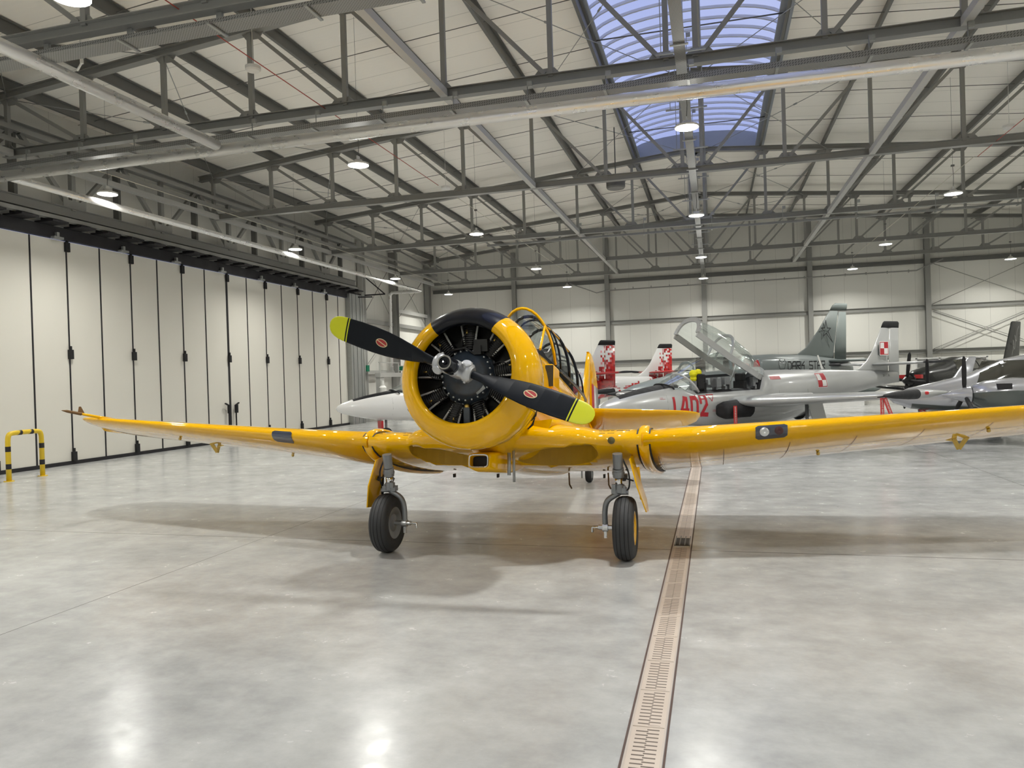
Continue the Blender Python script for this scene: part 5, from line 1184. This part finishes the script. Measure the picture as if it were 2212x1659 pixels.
m = MB(); vs, fs = strokes([catmull([(8.2, 2.4, 0), (8.35, 2.75, 0), (8.28, 2.95, 0), (8.42, 2.6, 0), (8.5, 3.0, 0), (8.48, 3.2, 0), (8.58, 2.95, 0), (8.66, 3.3, 0), (8.8, 3.55, 0)], 4)], .018) if 0 else (None, None)
cv_ = [(p.x, p.y) for p in catmull([(8.15, 2.35, 0), (8.35, 2.8, 0), (8.28, 3.0, 0), (8.40, 2.6, 0), (8.52, 3.05, 0), (8.46, 3.2, 0), (8.60, 2.95, 0), (8.68, 3.35, 0), (8.85, 3.6, 0)], 4)]
vs, fs = strokes([cv_], .022); decal(m, vs, fs, lambda a, b: Vector((a, -.075, b))); m.build('fin_script', 'galv', bp, fix=False)
def cabin(root, tab, panes, mat):
    for (u0, u1, w0, w1, sl) in panes:
        for s in (-1, 1):
            m = MB(); n = 6; rg = []
            for i in range(n+1):
                rg.append([side(tab, u0+(u1-u0)*i/n+sl*(1-j/6), w0+(w1-w0)*j/6, s, .012) for j in range(7)])
            m.loft(rg, 0, False, True, open_ring=True); m.build('window', mat, root, fix=False)
cabin(bp, TB, [(2.75, 3.3, 1.85, 2.2, -.3), (3.4, 4.1, 1.85, 2.2, 0), (4.2, 4.8, 1.85, 2.2, 0)], 'glassdark' if 0 else simple('window_smoke', (.05, .05, .04), .08, Coat_Weight=1.))
# silver twin
n0 = CF(10.25, 20.3); n1 = CF(18.2, 18.0); a_ = atan2(n1.y-n0.y, n1.x-n0.x)
tw = empty('silver_twin_aircraft', (n0.x, n0.y, 0), a_, 'glossy silver twin-engine propeller aircraft at the right edge, spinner pointing left', 'aircraft')
TWN = [(0, .03, 1.18, 1.12, 2, 1.15), (.1, .12, 1.26, 1.02, 2, 1.14), (.5, .30, 1.42, .86, 2, 1.13), (1.2, .48, 1.58, .74, 2.1, 1.12), (1.9, .58, 1.74, .68, 2.2, 1.12), (2.6, .64, 2.1, .66, 2.2, 1.15), (3.3, .66, 2.24, .66, 2.3, 1.2), (4.4, .62, 2.2, .74, 2.2, 1.25), (5.6, .4, 1.95, .98, 2, 1.35), (7.2, .22, 1.72, 1.2, 2, 1.45), (8.6, .1, 1.62, 1.35, 2, 1.5)]
m = MB(); fus(m, TWN, lambda i, k: 1 if (k+.5)*9 > 205 and (k+.5)*9 < 335 and i > 1 else 0); m.build('fuselage', ['silver_gloss', 'green_grey'], tw)
wsm = bpy.data.materials['window_smoke']
cabin(tw, TWN, [(2.25, 3.3, 1.46, 2.08, -.3), (3.42, 4.25, 1.44, 2.10, 0), (4.35, 4.8, 1.5, 1.95, 0)], wsm)
for s in (-1, 1):
    m = MB(); NC = [(.62, .13, 1.40, 1.14, 2, 1.27), (.66, .24, 1.50, 1.02, 2, 1.27), (.95, .36, 1.60, .84, 2.2, 1.26), (1.5, .42, 1.66, .74, 2.4, 1.25), (2.4, .40, 1.62, .74, 2.3, 1.22), (3.4, .26, 1.45, .92, 2, 1.2), (4.6, .06, 1.3, 1.15, 2, 1.22)]
    rings = [[Vector(p)+V(.85, s*1.75, 0) for p in superring(u, hw, top, bot, n, zc, 0, 32)] for u, hw, top, bot, n, zc in NC]
    loft_mi(m, rings, lambda i, k: 1 if (k+.5)*360/32 > 172 or (k+.5)*360/32 < 8 else 0); m.add(rings[0], [tuple(range(32))]); na = m.build('engine_nacelle', ['silver_gloss', 'green_grey'], tw)
    m = MB(); m.lathe([(-.02, .001), (.06, .04), (.25, .11), (.45, .17), (.62, .20)], (.85, s*1.75, 1.27), (1, 0, 0), 24); sp = m.build('spinner', 'silver_gloss', na)
    for k in range(3):
        a = pi/2+k*2*pi/3+.02; d = Vector((0, cos(a), sin(a))); c = Vector((1.35, s*1.75, 1.27)); m = MB()
        m.tube([c+d*.1, c+d*.25, c+d*.6, c+d*.88, c+d*.94], [.03, .05, .055, .04, .015], 8); m.build('blade', 'cover', sp)
    m = MB(); m.box((2.1, s*1.75-.34, 1.46), (.3, .12, .13)); m.build('cooling_inlet', 'seam', na)
    m = MB(); m.box((2.05, s*1.75-.1, .80), (.4, .36, .1)); m.build('chin_inlet', 'seam', na)
    m = MB(); wing_loft(m, [(s*.4, 2.4, 3.9, .95, .13), (s*2.2, 2.5, 3.9, 1.02, .13), (s*6.4, 2.9, 3.8, 1.42, .12)]); wg = m.build('wing', 'silver_gloss', tw)
    m = MB(); m.loft([[Vector((u0+(u1-u0)*a, s*(6.4+dv)+q*.1*s, z)) for a, q in airfoil(8, .5)] for z, u0, u1, dv in ((1.42, 3.0, 3.8, 0), (1.6, 3.25, 3.8, .10), (2.2, 3.68, 3.98, .2), (2.27, 3.78, 3.96, .2))], 0, True); m.build('winglet', 'silver_gloss', wg)
    m = MB(); wing_loft(m, [(s*.03, 8.1, 8.8, 2.55, .1), (s*1.6, 8.3, 8.8, 2.55, .09)]); m.build('tailplane', 'silver_gloss', tw)
    gear(tw, 3.0, s*1.75, .95, .24, .15)
gear(tw, .75, 0, .95, .2, .12)
m = MB(); fin_loft(m, [(1.5, 7.3, 8.6, .05), (2.5, 8.0, 8.75, .04), (2.58, 8.1, 8.75, .02)]); m.build('vertical_fin', 'silver_gloss', tw)
ribbon(tw, (.7, -.05, .95), .6, lean=(.35, -.1));
